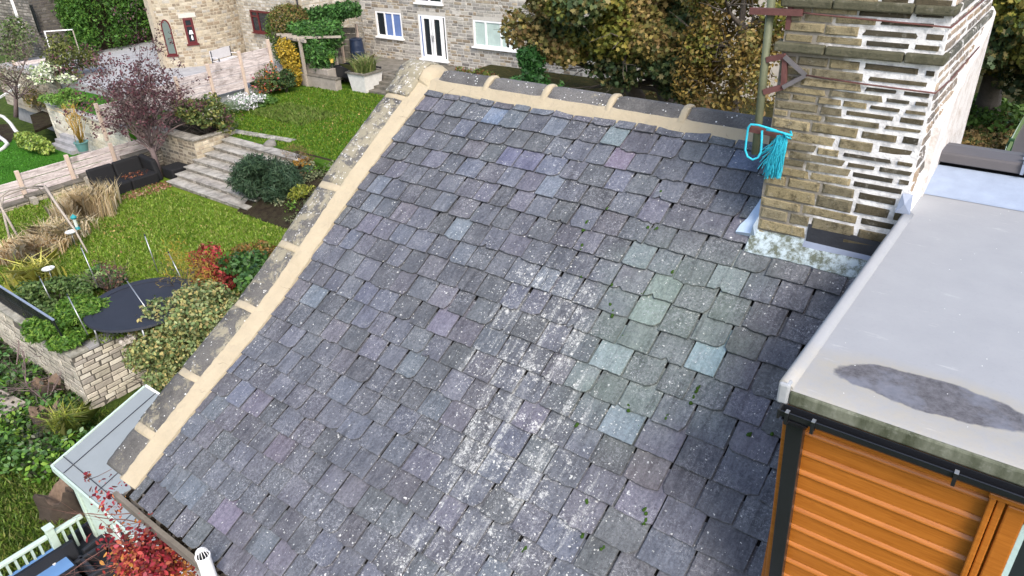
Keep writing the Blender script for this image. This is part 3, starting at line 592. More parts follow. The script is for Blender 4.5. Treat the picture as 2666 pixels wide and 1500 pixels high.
m = MB(); m.add([(x, y, zz_(y)+.004) for y in (6.0, 6.03, 6.08, 6.2, 6.435) for x in (-.70, 0, 1, 2.6)], [(j*4+i, j*4+i+1, (j+1)*4+i+1, (j+1)*4+i) for j in range(4) for i in range(3)]); m.build('upstand', plain('blue_grey_roof_upstand', (.27, .32, .41), .5, .2, 9, .003), dorm)
m = MB(); m.box(-.70, dx1, 3.045, 3.12, FZ-.095, FZ-.014); m.build('fascia', M['algae'], dorm, bevel=.012)
m = MB(); m.box(-.757, -.702, 3.040, 3.10, FZ-.10, FZ+.02); m.build('fascia_return', plain('grey_roof_edge_end', (.30, .315, .33), .6, .2, 9, .003), dorm, bevel=.012)
for a, c in ((-.70, -.13), (-.125, .45), (.455, 1.4)):                   # ridge capping right of the chimney
    m = MB(); z = RZ-.045; m.sweep([[(x, 6.415, z-.07), (x, 6.43, z-.005), (x, 6.445, z+.006), (x, 6.62, z+.012), (x, 6.80, z-.02), (x, 6.82, z-.1), (x, 6.5, z-.09)] for x in (a, c)], None); m.build('ridge_capping', M['capping'], house, bevel=.006)
m = MB(); x = -.128; z = RZ-.04; m.box(x-.010, x+.010, 6.40, 6.80, z+.006, z+.022); m.box(x-.011, x+.011, 6.40, 6.413, z-.075, z+.012); m.box(x-.026, x+.026, 6.58, 6.62, z+.02, z+.034); m.box(x-.022, x+.022, 6.47, 6.50, z+.02, z+.034); m.lathe((x, 6.62, z+.034), [(.010, 0), (.010, .012), (.0, .014)], 8); m.build('capping_clip', M['lead'], house)
# lead dressed between chimney and flat roof
m = MB(); m.sweep([[(cx1-.004, y, FZ-.02), (cx1+.03, y, FZ-.02), (cx1+.022, y, FZ+.07+t*.03), (cx1+.006, y, FZ+.16+t*.06), (cx1-.004, y, FZ+.16+t*.06)] for y, t in ((5.57, 0), (5.8, .3), (6.1, .8), (6.4, 1.4))], None); m.build('roof_flashing', M['render'], dorm)
m = MB(); m.add([(cx1-.035, 5.51, FZ+.165), (cx1+.03, 5.535, FZ+.16), (cx1+.045, 5.50, FZ+.02), (cx1-.05, 5.46, FZ+.03), (cx1+.0, 5.47, FZ+.10)], [(0, 3, 4), (0, 4, 1), (1, 4, 2), (4, 3, 2)]); m.build('lead_corner', M['lead'], dorm)
# gutter of black plastic with brackets
m = MB(); gz_ = FZ-.105; prof = lambda x: [(x, 3.035, gz_+.02), (x, 3.035, gz_-.030), (x, 3.015, gz_-.038), (x, 2.995, gz_-.034), (x, 2.984, gz_-.020), (x, 2.980, gz_+.012), (x, 2.986, gz_+.014), (x, 2.990, gz_-.018), (x, 3.0, gz_-.028), (x, 3.016, gz_-.031), (x, 3.028, gz_-.025), (x, 3.028, gz_+.02)]
m.sweep([prof(-.715), prof(2.6)], None); dg = m.build('gutter', M['black'], dorm)
m = MB(); m.box(-.726, -.712, 2.978, 3.036, gz_-.04, gz_+.02); m.build('gutter_stop_end', M['black'], dorm, bevel=.004)
for px in (2056, 2125, 2502):
    q = P(px, 1043+(px-2056)*.35, y=2.98).x; m = MB(); m.box(q-.008, q+.008, 2.972, 3.035, gz_-.050, gz_-.040); m.box(q-.008, q+.008, 2.967, 2.977, gz_-.050, gz_+.018); m.box(q-.009, q+.009, 2.965, 2.995, gz_+.016, gz_+.021); m.build('gutter_bracket', M['black'], dorm)
    m = MB(); m.box(q-.0085, q+.0085, 2.964, 2.994, gz_+.0212, gz_+.0235); m.build('bracket_clip', M['steel'], dorm)
# downpipe and corner trim at the left end of the front
tl, bl = P(2060, 1062, y=3.10), P(2008, 1497, y=3.10); tr, br = P(2105, 1078, y=3.10), P(2042, 1497, y=3.10)
def slab(name, q, y0, y1, mat, bev=.006):     # q: x at top left, bottom left, top right, bottom right and two heights
    (a, zt), (bx, zb2), (c, _), (d, _) = q; e = (zt-zb2); f = 1.35; bx = a+(bx-a)*f; d = c+(d-c)*f; zb2 = zt-e*f; m = MB()
    m.hexa([(bx, y0, zb2), (d, y0, zb2), (d, y1, zb2), (bx, y1, zb2)], [(a, y0, zt), (c, y0, zt), (c, y1, zt), (a, y1, zt)]); return m.build(name, mat, dorm, bevel=bev)
slab('downpipe', ((tl.x, gz_-.07), (bl.x, bl.z), (tr.x, 0), (br.x, 0)), 3.045, 3.10, M['black'])
m = MB(); m.hexa([(tl.x-.002, 3.04, gz_-.10), (tr.x+.002, 3.04, gz_-.10), (tr.x+.002, 3.101, gz_-.10), (tl.x-.002, 3.101, gz_-.10)], [(tl.x-.012, 2.985, gz_-.036), (tr.x+.03, 2.985, gz_-.036), (tr.x+.03, 3.03, gz_-.036), (tl.x-.012, 3.03, gz_-.036)]); m.build('gutter_outlet', M['black'], dorm)
m = MB(); q = P(2081, 1083, y=3.04); m.lathe((0, 0, 0), [(.0, 0), (.0055, .0), (.0055, .004), (0, .0045)], 8)
m.v = [(q.x+v[0], 3.0445-v[2], q.z+v[1]) for v in m.v]; m.build('pipe_screw', M['white'], dorm)
t0, b0 = P(2044, 1062, y=3.11), P(1993, 1497, y=3.11)
slab('corner_trim', ((t0.x, gz_-.05), (b0.x, b0.z), (tl.x+.004, 0), (bl.x+.004, 0)), 3.09, 3.16, M['oak'])
# cladding boards: each a flat face and a rounded lip along its upper edge
xl = tr.x-.02; xr_ = P(2578, 1290, y=3.11).x; z = gz_-.028; nb = 0
while nb < 15:
    hB = .128; drift = (nb+.5)*.0055; a = xl+drift; m = MB(); m.smooth = False
    pr = [(3.134, -hB+.002), (3.122, -hB+.002), (3.1195, -.036), (3.116, -.031), (3.1095, -.026), (3.1085, -.022), (3.110, -.016), (3.115, -.006), (3.122, 0), (3.134, 0)]
    zT = z
    xe = xr_ if nb > 0 else xr_+.06
    rows = [[(x, y, zT+dz) for y, dz in pr] for x in (a, xe-(.0 if nb == 0 else .018*0))]
    m.sweep(rows, None); m.build('cladding_board', M['oak'], dorm); z -= hB; nb += 1
# patio door right of the boards
jt, jb = P(2585, 1302, y=3.09), P(2496, 1497, y=3.09)
def jamb(px0, px1, py0, y0, y1, mat, name, zt, lean=.0):
    a = P(px0, py0, y=y0).x; c = P(px1, py0, y=y0).x; m = MB(); m.box(a, c, y0, y1, H-4.6, zt); return m.build(name, mat, dorm, bevel=.006)
zh = jt.z+.03
jamb(2572, 2592, 1310, 3.065, 3.125, M['oak'], 'door_trim', zh); jamb(2592, 2616, 1318, 3.085, 3.13, M['oak'], 'door_frame', zh-.012)
m = MB(); a = P(2570, 1300, y=3.065).x; m.box(a, 2.6, 3.055, 3.13, zh+.001, zh+.03); m.build('door_head', M['oak'], dorm, bevel=.006)
m = MB(); m.box(P(2578, 1280, y=3.11).x+.02, 2.6, 3.10, 3.128, zh+.031, gz_-.03); m.build('head_board', M['oak'], dorm)
a = P(2618, 1330, y=3.095).x; m = MB(); m.box(a, a+.075, 3.092, 3.128, H-4.6, zh-.03); m.box(a+.0752, 2.6, 3.092, 3.128, zh-.105, zh-.03); m.build('door_leaf', M['oak'], dorm, bevel=.008)
m = MB(); m.box(a+.076, 2.5, 3.110, 3.114, H-4.6, zh-.106); m.build('door_glass', M['glass'], dorm)
m = MB(); m.box(a+.0755, a+.098, 3.100, 3.108, H-4.6, zh-.1062); m.build('glazing_bead', plain('pale_green_glazing_edge', (.42, .56, .54), .4, .1), dorm)
# ------------------------------------------------------------------ ground, terraces
def ground(name, poly, z0, z1, mat):
    m = MB(); m.prism(poly, z0, z1); o = m.build(name, mat); o['kind'] = 'structure'; return o
m = MB(); n = 40
m.add([(-150+220*i/n, -60+220*j/n, -.02+.05*math.sin(i*1.7+j)*(1 if i % n and j % n else 0)) for j in range(n+1) for i in range(n+1)], [(j*(n+1)+i, j*(n+1)+i+1, (j+1)*(n+1)+i+1, (j+1)*(n+1)+i) for j in range(n) for i in range(n)])
o = m.build('ground', M['rough']); o['kind'] = 'structure'
ZL, ZU, ZH = 1.65, 2.80, 3.40
ground('lower_lawn', [(-29.4, 5.3), (-17.6, 5.3), (-17.6, 9.4), (-12.5, 13.6), (-29.4, 13.6)], -.5, ZL, M['lawn'])
ground('upper_lawn', [(-30.6, 15.6), (-26, 15.6), (-22.2, 15.75), (-16, 14.4), (-9, 14.4), (-9, 24.2), (-30.6, 24.2)], -.5, ZU, M['lawn2'])
ground('flower_bed', [(-30.6, 14.1), (-26.3, 14.25), (-26.3, 15.9), (-30.6, 15.9)], -.5, 2.92, M['soil'])
m = MB(); m.hexa([(-21.7, 12.6, 0), (-8, 12.6, 0), (-8, 15.8, 0), (-22.2, 15.8, 0)], [(-21.7, 12.6, 1.68), (-8, 12.6, 1.68), (-8, 15.8, 2.83), (-22.2, 15.8, 2.83)]); o = m.build('rockery_bank', M['soil']); o['kind'] = 'structure'
ground('house_terrace', [(-31, 24.25), (-6, 24.25), (-6, 60), (-31, 60)], -.5, ZH, M['pave_d'])
ground('woodland_floor', [(-22, 26.0), (-18, 20), (-6, 11), (40, 9), (60, 90), (-40, 90), (-40, 40), (-22, 40)], -.5, 3.75, M['wood_floor'])
ground('neighbour_ground', [(-29.5, -5), (-29.5, 13.4), (-60, 13.4), (-60, -5)], -.5, 1.2, M['lawn3'])
ground('neighbour_lawn', [(-30.7, P(150, 285, z=2.85).y+.1), (-30.7, 16.35), (-41, 16.1), tuple(P(119, 267, z=2.85))[:2], (P(150, 285, z=2.85).x+.1, P(150, 285, z=2.85).y+.1)], .5, 2.85, M['lawn3'])
ground('neighbour_patio', [(-30.75, 16.4), (-30.75, 60), (-49, 60), (-49, 16.2), (-41.5, 16.15)], -.5, 3.2, M['patio'])
# grass blades ------------------------------------------------------
def blades(name, pts, h, w, pal, lean=.5, parent=None, kind='stuff', mat=None, seed=1, curl=0):
    g = np.random.default_rng(seed); pts = np.asarray(pts, float); n = len(pts); a = g.uniform(0, 2*np.pi, n); b = g.uniform(0, 2*np.pi, n)
    hh = h*g.uniform(.6, 1.35, n); ww = w*g.uniform(.7, 1.3, n); le = lean*g.uniform(.1, 1.0, n)*hh
    d = np.stack([np.cos(a), np.sin(a), np.zeros(n)], 1)*ww[:, None]*.5; t = np.stack([np.cos(b), np.sin(b), np.zeros(n)], 1)
    up = np.array([0, 0, 1.0])[None]; m1 = pts+t*(le*.35)[:, None]+up*(hh*.62)[:, None]; m2 = pts+t*(le*(1+curl))[:, None]+up*(hh*(1-curl*.35))[:, None]
    V = np.stack([pts-d, pts+d, m1+d*.75, m2, m1-d*.75], 1).reshape(-1, 3)
    pal = np.array(pal); c = pal[g.integers(0, len(pal), n)]*g.uniform(.75, 1.25, (n, 1))
    return raw_mesh(name, V, 5, c, mat or M['leaf'], parent, kind)
def scatter(poly, n, z, seed=1):
    g = np.random.default_rng(seed); p = np.array(poly); lo, hi = p.min(0), p.max(0); q = g.uniform(lo, hi, (n, 2)); k = np.zeros(n, bool); j = len(p)-1
    for i in range(len(p)):
        c = ((p[i, 1] > q[:, 1]) != (p[j, 1] > q[:, 1])) & (q[:, 0] < (p[j, 0]-p[i, 0])*(q[:, 1]-p[i, 1])/(p[j, 1]-p[i, 1]+1e-12)+p[i, 0]); k ^= c; j = i
    q = q[k]; return np.column_stack([q, np.full(len(q), z)])
GL = [(.12, .22, .02), (.17, .27, .03), (.21, .295, .045), (.27, .30, .08), (.10, .19, .016)]; GU = [(.07, .17, .012), (.10, .20, .014), (.15, .23, .02), (.055, .13, .01), (.17, .21, .03)]
blades('lawn_grass', scatter([(-29, 5.6), (-17.4, 5.6), (-16.5, 7.6), (-13, 12.6), (-21.7, 12.6), (-26, 12.5), (-29, 12.4)], 60000, ZL, 1), .07, .035, GL, 1.2, seed=3)
blades('lawn_grass', scatter([(-30.2, 17.0), (-26.4, 15.7), (-22.4, 15.9), (-16, 15.9), (-12, 18), (-18, 24.0), (-29.5, 23.0)], 60000, ZU, 2), .06, .035, GU, 1.2, seed=4)
blades('lawn_grass', scatter([(-29.6, 8), (-40, 8), (-40, 12), (-34.5, 12.4), (-29.6, 13.2)], 9000, 1.2, 5), .05, .04, [(.05, .17, .015), (.06, .2, .02)], 1.0, seed=6)
blades('rough_grass', scatter([(-17.0, 1.2), (-12.2, 1.2), (-12.7, 4.8), (-16.0, 7.4), (-17.2, 5.1)], 22000, 0, 7), .10, .03, [(.09, .16, .02), (.13, .2, .03), (.17, .19, .05), (.06, .11, .015)], 1.3, seed=8)
blades('rough_grass', scatter([(-17.0, -1.5), (-12.2, -1.5), (-12.2, 2), (-17, 2.0)], 14000, 0, 9), .11, .03, [(.10, .17, .02), (.14, .21, .03), (.2, .22, .05), (.06, .12, .015)], 1.3, seed=10)
# a squarer patch of longer grass in the middle of the upper lawn
c = P(765, 300, z=ZU); blades('long_grass_patch', scatter([(c.x-1.9, c.y-.9), (c.x+1.6, c.y-1.0), (c.x+1.9, c.y+.9), (c.x-1.6, c.y+1.0)], 5000, ZU, 11), .16, .04, [(.09, .17, .02), (.13, .20, .035), (.18, .22, .06)], .9, seed=12)

# ------------------------------------------------------------------ foliage
SH = {'oval': [(0, -.5), (.26, -.2), (.28, .15), (0, .55), (-.28, .15), (-.26, -.2)],
      'maple': [(0, -.55), (.16, -.3), (.5, -.28), (.34, .02), (.52, .3), (.2, .26), (0, .6), (-.2, .26), (-.52, .3), (-.34, .02), (-.5, -.28), (-.16, -.3)],
      'spray': [(0, -.6), (.12, -.1), (.3, .1), (.1, .2), (0, .7), (-.1, .2), (-.3, .1), (-.12, -.1)],
      'needle': [(-.05, -.5), (.05, -.5), (.04, .3), (0, .5)], 'blade': [(-.04, -.5), (.04, -.5), (.06, 0), (0, .6), (-.06, 0)]}
def foliage(name, clumps, n, size, pal, shape='oval', mat=None, parent=None, kind=None, seed=1, shell=.45, up=.35, flat=0.0, sizevar=.35, label=None):
    """clumps: (centre, (rx, ry, rz), weight[, palette]); leaves sit mostly in the outer shell of every clump"""
    g = np.random.default_rng(seed); sh = np.array(SH[shape]); k = len(sh); VV = []; CC = []; tot = sum(c[2] for c in clumps)
    for cl in clumps:
        c, r, w = cl[:3]; p = np.array(cl[3] if len(cl) > 3 else pal, float); m = max(3, int(n*w/tot))
        d = g.normal(size=(m, 3)); d /= np.linalg.norm(d, axis=1)[:, None]; rad = 1-shell*g.random(m)**1.6+.08*g.normal(size=m)
        pos = np.array(c)+d*np.array(r)*rad[:, None]
        nrm = d*.55+g.normal(size=(m, 3))*.6+np.array([0, 0, up]); nrm /= np.linalg.norm(nrm, axis=1)[:, None]
        t = g.normal(size=(m, 3))+np.array([0, 0, flat]); t -= nrm*(t*nrm).sum(1)[:, None]; t /= np.linalg.norm(t, axis=1)[:, None]; b = np.cross(nrm, t)
        s = size*(1+sizevar*g.uniform(-1, 1, m)); fold = (np.abs(sh[:, 0])*.35)[None, :, None]*nrm[:, None, :]
        V = pos[:, None, :]+(sh[None, :, 0, None]*b[:, None, :]+sh[None, :, 1, None]*t[:, None, :]+fold)*s[:, None, None]
        VV.append(V.reshape(-1, 3)); CC.append(p[g.integers(0, len(p), m)]*g.uniform(.72, 1.28, (m, 1)))
    return raw_mesh(name, np.concatenate(VV), k, np.concatenate(CC), mat or M['leaf'], parent, kind, label)
def clumpy(c, r, n, k=.45, seed=1, bottom=-.6, pals=None):
    """n sub-clumps spread over an ellipsoid"""
    q = random.Random(seed); out = []
    for i in range(n):
        while True:
            d = Vector((q.gauss(0, 1), q.gauss(0, 1), q.gauss(0, 1))).normalized()
            if d.z > bottom: break
        f = q.uniform(.45, .95); s = q.uniform(.7, 1.35)*k
        e = (Vector(c)+Vector((d.x*r[0]*f, d.y*r[1]*f, d.z*r[2]*f)), (r[0]*s, r[1]*s, r[2]*s*.8), s*s)
        out.append(e+((q.choice(pals),) if pals else ()))
    return out
def branchy(mb, p, d, L, r, depth, q, spread=.6, grav=0.0, kids=(2, 4), n=4):
    """recursive limbs"""
    pts = [Vector(p)]; dd = Vector(d).normalized(); rs = [r]; st = 4
    for i in range(st):
        dd = (dd+Vector((q.gauss(0, .12), q.gauss(0, .12), q.gauss(0, .10)-grav))).normalized(); pts.append(pts[-1]+dd*L/st); rs.append(r*(1-.55*(i+1)/st))
    mb.tube(pts, rs, n if r < .02 else 6, cap=False); tips = [pts[-1]]
    if depth > 0:
        for i in range(q.randint(*kids)):
            j = q.randint(1, st); nd = (dd+Vector((q.gauss(0, spread), q.gauss(0, spread), q.gauss(0, spread*.7)))).normalized()
            tips += branchy(mb, pts[j], nd, L*q.uniform(.5, .8), rs[j]*.62, depth-1, q, spread, grav, kids, n)
    return tips
def shrub(label, px, py, z, r, pal, n, size, shape='oval', name='shrub', cat='shrub', clumps=9, stems=4, seed=1, mat=None, group=None, k=.45, up=.35, flat=0, dy=0, stemcol=None, parts='foliage', dz=None):
    c = P(px, py, z=z+(r[2]*.75 if dz is None else dz)); c = Vector((c.x, c.y+dy, z)); root = empty(name, c, label, cat, group); q = random.Random(seed); mb = MB()
    for i in range(stems):
        a = 2*math.pi*i/stems; branchy(mb, c-Vector((0, 0, .05)), (math.cos(a)*.5, math.sin(a)*.5, 1), r[2]*.9, .02+.012*r[2], 2, q, .5)
    mb.build('stems', stemcol or M['bark'], root)
    cz = z+(r[2]*.75 if dz is None else dz); foliage(parts, clumpy((c.x, c.y, cz), r, clumps, k, seed), n, size, pal, shape, mat, root, None, seed, up=up, flat=flat); return root
GR = [(.035, .085, .014), (.05, .115, .018), (.075, .15, .028), (.028, .065, .012)]
FR = [(.07, .16, .02), (.11, .22, .03), (.16, .26, .04), (.045, .11, .015)]
# trees behind the roof ------------------------------------------------
def big_tree(name, label, base, crown, r, n, size, pals, ncl, seed, trunk=.28, shape='maple', group=None, lean=(0, 0)):
    root = empty(name, base, label, 'tree', group); q = random.Random(seed); mb = MB(); b = Vector(base); c = Vector(crown)
    mb.tube([b-Vector((0, 0, .2)), b+Vector((0, 0, .35)), b.lerp(c, .35)+Vector((lean[0], lean[1], 0)), b.lerp(c, .75), c+Vector((0, 0, r[2]*.4))], [trunk*1.5, trunk*1.1, trunk*.85, trunk*.6, trunk*.25], 10)
    for i in range(9):
        f = q.uniform(.25, .95); a = q.uniform(0, 6.28); branchy(mb, b.lerp(c, f), (math.cos(a), math.sin(a), q.uniform(.1, .7)), r[0]*.75, trunk*.4, 2, q, .5)
    mb.build('trunk', M['bark'], root)
    foliage('crown', clumpy(crown, r, ncl, .25, seed, -.95, pals), n, size, pals[0], shape, M['leaf'], root, None, seed, shell=.75, up=.25); return root
OL = [(.25, .20, .06), (.17, .155, .045), (.30, .22, .08), (.12, .125, .04), (.21, .14, .055)]; DK = [(.055, .09, .036), (.075, .11, .04), (.105, .125, .045), (.045, .075, .03), (.19, .165, .065)]; BR = [(.22, .15, .04), (.18, .115, .03), (.26, .19, .05), (.12, .085, .03), (.15, .13, .035)]; YG = [(.17, .17, .03), (.12, .13, .025), (.20, .17, .035), (.08, .10, .02)]
cA = P(1545, 40, y=22.0); bA = P(1640, 300, z=3.75)
big_tree('sycamore_tree', 'large sycamore with olive and rusty leaves hanging over the white framed window', (cA.x+.6, cA.y+2.2, 3.7), (cA.x, cA.y, cA.z+.5), (3.3, 2.2, 2.7), 34000, .15, [OL, OL, DK, YG], 52, 21)
cA2 = P(1680, 130, y=22.8)
big_tree('sycamore_tree', 'dark green leafed sycamore over the deep shade, between the olive one and the chimney', (cA2.x+.2, cA2.y+1.6, 3.7), (cA2.x, cA2.y, cA2.z+.5), (2.7, 1.8, 2.3), 23000, .15, [DK, DK, OL], 36, 22)
cB = P(1930, 60, y=21.5)
big_tree('beech_tree', 'rust brown leafed tree right behind the mast and the left side of the chimney', (cB.x-.4, cB.y+1.2, 3.7), (cB.x, cB.y, cB.z+.2), (1.9, 1.9, 3.0), 17000, .12, [BR, BR, YG, OL], 40, 23, .2, 'oval')
cC = P(2620, 40, y=27.0)
big_tree('sycamore_tree', 'yellow green tree with a forked trunk on leaf litter, right of the chimney', P(2565, 296, z=3.75), (cC.x, cC.y, cC.z+.6), (3.3, 2.8, 3.0), 24000, .155, [YG, DK, YG], 40, 24, .34)
for i, (px, py, y_, rr) in enumerate([(2200, -60, 33, 4.5), (1800, -40, 34, 4.5), (2050, 120, 37, 4.0)]):   # the wood beyond
    c = P(px, py, y=y_); big_tree('woodland_tree', ['dim dark tree deep in the wood behind the chimney stack', 'shaded dark tree deep behind the two sycamores', 'shadowed tree low down between mast and chimney'][i], (c.x, c.y, 3.7), (c.x, c.y, max(c.z, 7)), (rr, 3, 4), 4500, .34, [DK, DK, YG], 26, 30+i, .3)
# green conifer in front of the white house, right end
def conifer(label, px, py, z, h, r, seed, pal, size=.22, n=3000, name='conifer_bush', y=20.0):
    c = P(px, py, y=y); c.z = z; root = empty(name, c, label, 'shrub'); mb = MB(); mb.tube([c, c+Vector((0, 0, h))], [.06, .01], 6); mb.build('stem', M['bark'], root)
    q = random.Random(seed); cl = []
    for i in range(34):
        f = q.random(); a = q.uniform(0, 6.28); rr = r*(1-f*.85)*q.uniform(.5, 1); cl.append((c+Vector((rr*math.cos(a), rr*math.sin(a), .1+f*h)), (r*.35*(1.1-f*.7), r*.35*(1.1-f*.7), .28), 1.0))
    foliage('foliage', cl, n, size, pal, 'spray', M['leaf'], root, None, seed, shell=.8, up=.2); return root
conifer('bright green conifer against the house wall below its right hand window', 1378, 180, 3.75, 2.4, 1.35, 5, [(.025, .085, .02), (.035, .105, .024), (.018, .06, .015)], .17, 7500)
conifer('low green conifer under the sycamore, its tips just over the ridge stones', 1455, 210, 3.75, 1.35, 1.1, 6, [(.03, .095, .018), (.045, .12, .022), (.02, .065, .014)], .17, 4200)
shrub('thin weedy shrub with reddish tips at the foot of the house wall', 1225, 192, 3.45, (1.3, .35, .45), [(.16, .2, .04), (.1, .15, .03), (.25, .1, .05)], 500, .1, clumps=7, seed=8)
# neighbour's great hedge
c0 = P(285, 120, z=3.2); root = empty('conifer_hedge', (-47.5, 22, 3.2), 'tall dense green conifer hedge beside the round bay house', 'hedge'); mb = MB(); mb.box(-49.6, -47.3, 21.1, 29.6, 3.2, 7.8); mb.build('stems', M['soil'], root)
cl = []
for i in range(60):
    cl.append(((-46.6+rnd.uniform(-.3, .3), rnd.uniform(20.6, 30), rnd.uniform(3.5, 8.2)), (.55, .9, .9), 1.0)); cl.append(((rnd.uniform(-50, -46.6), 20.4+rnd.uniform(-.3, .3), rnd.uniform(3.5, 8.2)), (.8, .5, .9), 1.0))
    if i < 40: cl.append(((rnd.uniform(-50, -46.6), rnd.uniform(20.6, 30), 8.3), (.8, .9, .45), 1.0))
foliage('foliage', cl, 42000, .17, [(.05, .13, .02), (.07, .17, .025), (.035, .09, .016), (.10, .2, .03)], 'spray', M['leaf'], root, None, 9, shell=.6)

# ------------------------------------------------------------------ white-windowed house
HY = 27.16; hx0 = P(956, 150, y=HY).x; hx1 = -8.0
wh = empty('stone_house', (hx0, HY, ZH), 'grey stone house with white windows and a white french door', 'house'); HOLES = []
def opening(px0, py0, px1, py1, y):
    a, c = P(px0, py0, y=y), P(px1, py1, y=y); return a.x, c.x, c.z, a.z
W1 = opening(976, 28, 1050, 101, HY); W2 = opening(1231, 51, 1350, 133, HY); FD = opening(1088, 37, 1167, 160, HY); W3 = (FD[0]-.05, FD[1]-.1, FD[3]+.55, FD[3]+1.6)
m = MB(); zt = 10.2
def wall_with_holes(x0, x1, z0, z1, holes, y0, y1):
    xs = sorted({x0, x1, *[h for q in holes for h in q[:2]]}); zs = sorted({z0, z1, *[h for q in holes for h in q[2:]]})
    for i in range(len(xs)-1):
        for j in range(len(zs)-1):
            if any(q[0] <= (xs[i]+xs[i+1])/2 <= q[1] and q[2] <= (zs[j]+zs[j+1])/2 <= q[3] for q in holes): continue
            m.box(xs[i], xs[i+1], y0, y1, zs[j], zs[j+1])
hs = [W1, W2, FD, W3]
wall_with_holes(hx0, hx1, ZH-.4, zt, hs, HY, HY+.3); m.box(hx0, hx0+.3, HY+.301, HY+8, ZH-.4, zt); m.box(hx0, hx1, HY+7.7, HY+8, ZH-.4, zt)
whw = m.build('wall', M['joint'], wh)
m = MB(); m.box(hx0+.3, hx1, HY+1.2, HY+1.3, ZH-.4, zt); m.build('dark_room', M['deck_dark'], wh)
m = MB(); m.hexa([(hx0-.3, HY-.4, zt), (hx1, HY-.4, zt), (hx1, HY+8.4, zt), (hx0-.3, HY+8.4, zt)], [(hx0-.3, HY+3.9, zt+2.6), (hx1, HY+3.9, zt+2.6), (hx1, HY+4.1, zt+2.6), (hx0-.3, HY+4.1, zt+2.6)]); m.build('roof', M['slate'], wh)
hol = [(q[0]-hx0-.03, q[1]-hx0+.03, q[2]-ZH+.3, q[3]-ZH+.42) for q in hs]
stones(whw, (hx0, HY, ZH-.3), (1, 0, 0), 13.5, 6.2, .135, .34, [(.38, .355, .31), (.31, .29, .26), (.43, .40, .345), (.22, .205, .185), (.38, .32, .235), (.27, .22, .16), (.34, .32, .29), (.48, .45, .40)], M['stone_o'], .05, .022, hol, 300, seed=4, proud=.014)
def window(parent, q, y, nlight, frame, glassmat, cur=None, rev=.09, fw=.07, sill=True, top=False):
    x0, x1, z0, z1 = q; m = MB(); yy = y+rev-.05
    m.box(x0, x1, yy-.04, yy+.03, z0, z0+fw); m.box(x0, x1, yy-.04, yy+.03, z1-fw, z1); m.box(x0, x0+fw, yy-.041, yy+.029, z0+fw, z1-fw); m.box(x1-fw, x1, yy-.041, yy+.029, z0+fw, z1-fw)
    ws = [(x0+fw+(x1-x0-2*fw)*i/nlight) for i in range(1, nlight)] if isinstance(nlight, int) else [x0+(x1-x0)*t for t in nlight]
    for w in ws: m.box(w-fw*.5, w+fw*.5, yy-.039, yy+.028, z0+fw, z1-fw)
    if top: m.box(x0+fw, (ws[0] if ws else x1)-fw*.5, yy-.038, yy+.027, z0+(z1-z0)*.70, z0+(z1-z0)*.70+fw*.8)
    w_ = m.build('window', frame, parent); m = MB()
    e = [x0+fw]+ws+[x1-fw]
    for i in range(len(e)-1):
        m2 = MB(); m2.box(e[i], e[i+1], yy+.005, yy+.010, z0+fw*.8, z1-fw*.8); m2.build('pane', glassmat, w_)
    if cur:
        for i in range(len(e)-1):
            if cur[1][i] <= 0: continue
            mm = MB(); a, c = e[i]+.01, e[i]+(e[i+1]-e[i])*cur[1][i]; n = 15
            mm.smooth = True; mm.add([(a+(c-a)*k/n, yy-.006+.004*math.sin(k*2.1), z) for z in (z0+fw*.8, z1-fw*.8) for k in range(n+1)], [(k, k+1, n+2+k, n+1+k) for k in range(n)]); mm.build('curtain', cur[0], w_)
    if sill: mm = MB(); mm.box(x0-.08, x1+.08, y-.13, y+.06, z0-.075, z0-.003); mm.build('sill', frame, w_, bevel=.01)
    return w_
window(wh, W1, HY, 3, M['white'], M['glass'], (M['blue_cur'], (.0, .97, .97)), .10, .085); window(wh, W2, HY, [.28, .62, .81], M['white'], M['glass'], (M['mint_cur'], (.9, .97, .6, .9)), .10, .085); window(wh, W3, HY, 2, M['white'], M['glass'], None, .1, .085)
fd = window(wh, FD, HY, [.13, .50, .87], M['white'], M['glass'], (M['blue_cur'], (.5, 0, 0, 0)), .10, .075, True)
m = MB(); w = FD[1]-FD[0]
for t in (.17, .43, .55, .81): m.box(FD[0]+w*t-.045, FD[0]+w*t+.045, HY+.0, HY+.028, FD[2]+.08, FD[3]-.08)
for a, c in ((.17, .49), (.51, .83)): m.box(FD[0]+w*a, FD[0]+w*c, HY+.001, HY+.027, FD[2]+.08, FD[2]+.2); m.box(FD[0]+w*a, FD[0]+w*c, HY+.001, HY+.027, FD[3]-.18, FD[3]-.08)
dl = m.build('door_leaf', M['white'], wh)
for t in (.47, .53): m = MB(); m.box(FD[0]+w*t-.02, FD[0]+w*t+.02, HY-.03, HY-.001, FD[2]+.85, FD[2]+1.15); m.build('handle', M['steel'], dl)

# ------------------------------------------------------------------ round bay house (neighbour)
bz = 3.2; bc = P(430, 150, z=bz); by = 23.4; RB = 3.0; bx = P(500, 178, z=bz).x-.2
bayc = Vector((-40.0, 23.1, bz))
nb = empty('bay_house', bayc, 'honey stone house with a rounded bay, arched window and maroon frames', 'house')
a0, a1 = math.radians(290), math.radians(388)
def bay(t): a = a0+t/RB; return (bayc.x+RB*math.cos(a), bayc.y+RB*math.sin(a), bz-.3), Vector((-math.sin(a), math.cos(a), 0))
def bay_t(px, py):                              # arc position and height seen at a pixel
    o = cam.location; d = (P(px, py, z=1.0)-o).normalized(); ox, oy = o.x-bayc.x, o.y-bayc.y; A = d.x*d.x+d.y*d.y; B = ox*d.x+oy*d.y; C = ox*ox+oy*oy-RB*RB
    t = (-B-math.sqrt(max(0, B*B-A*C)))/A; p = o+d*t; return (math.atan2(p.y-bayc.y, p.x-bayc.x) % (2*math.pi)-a0)*RB, p.z
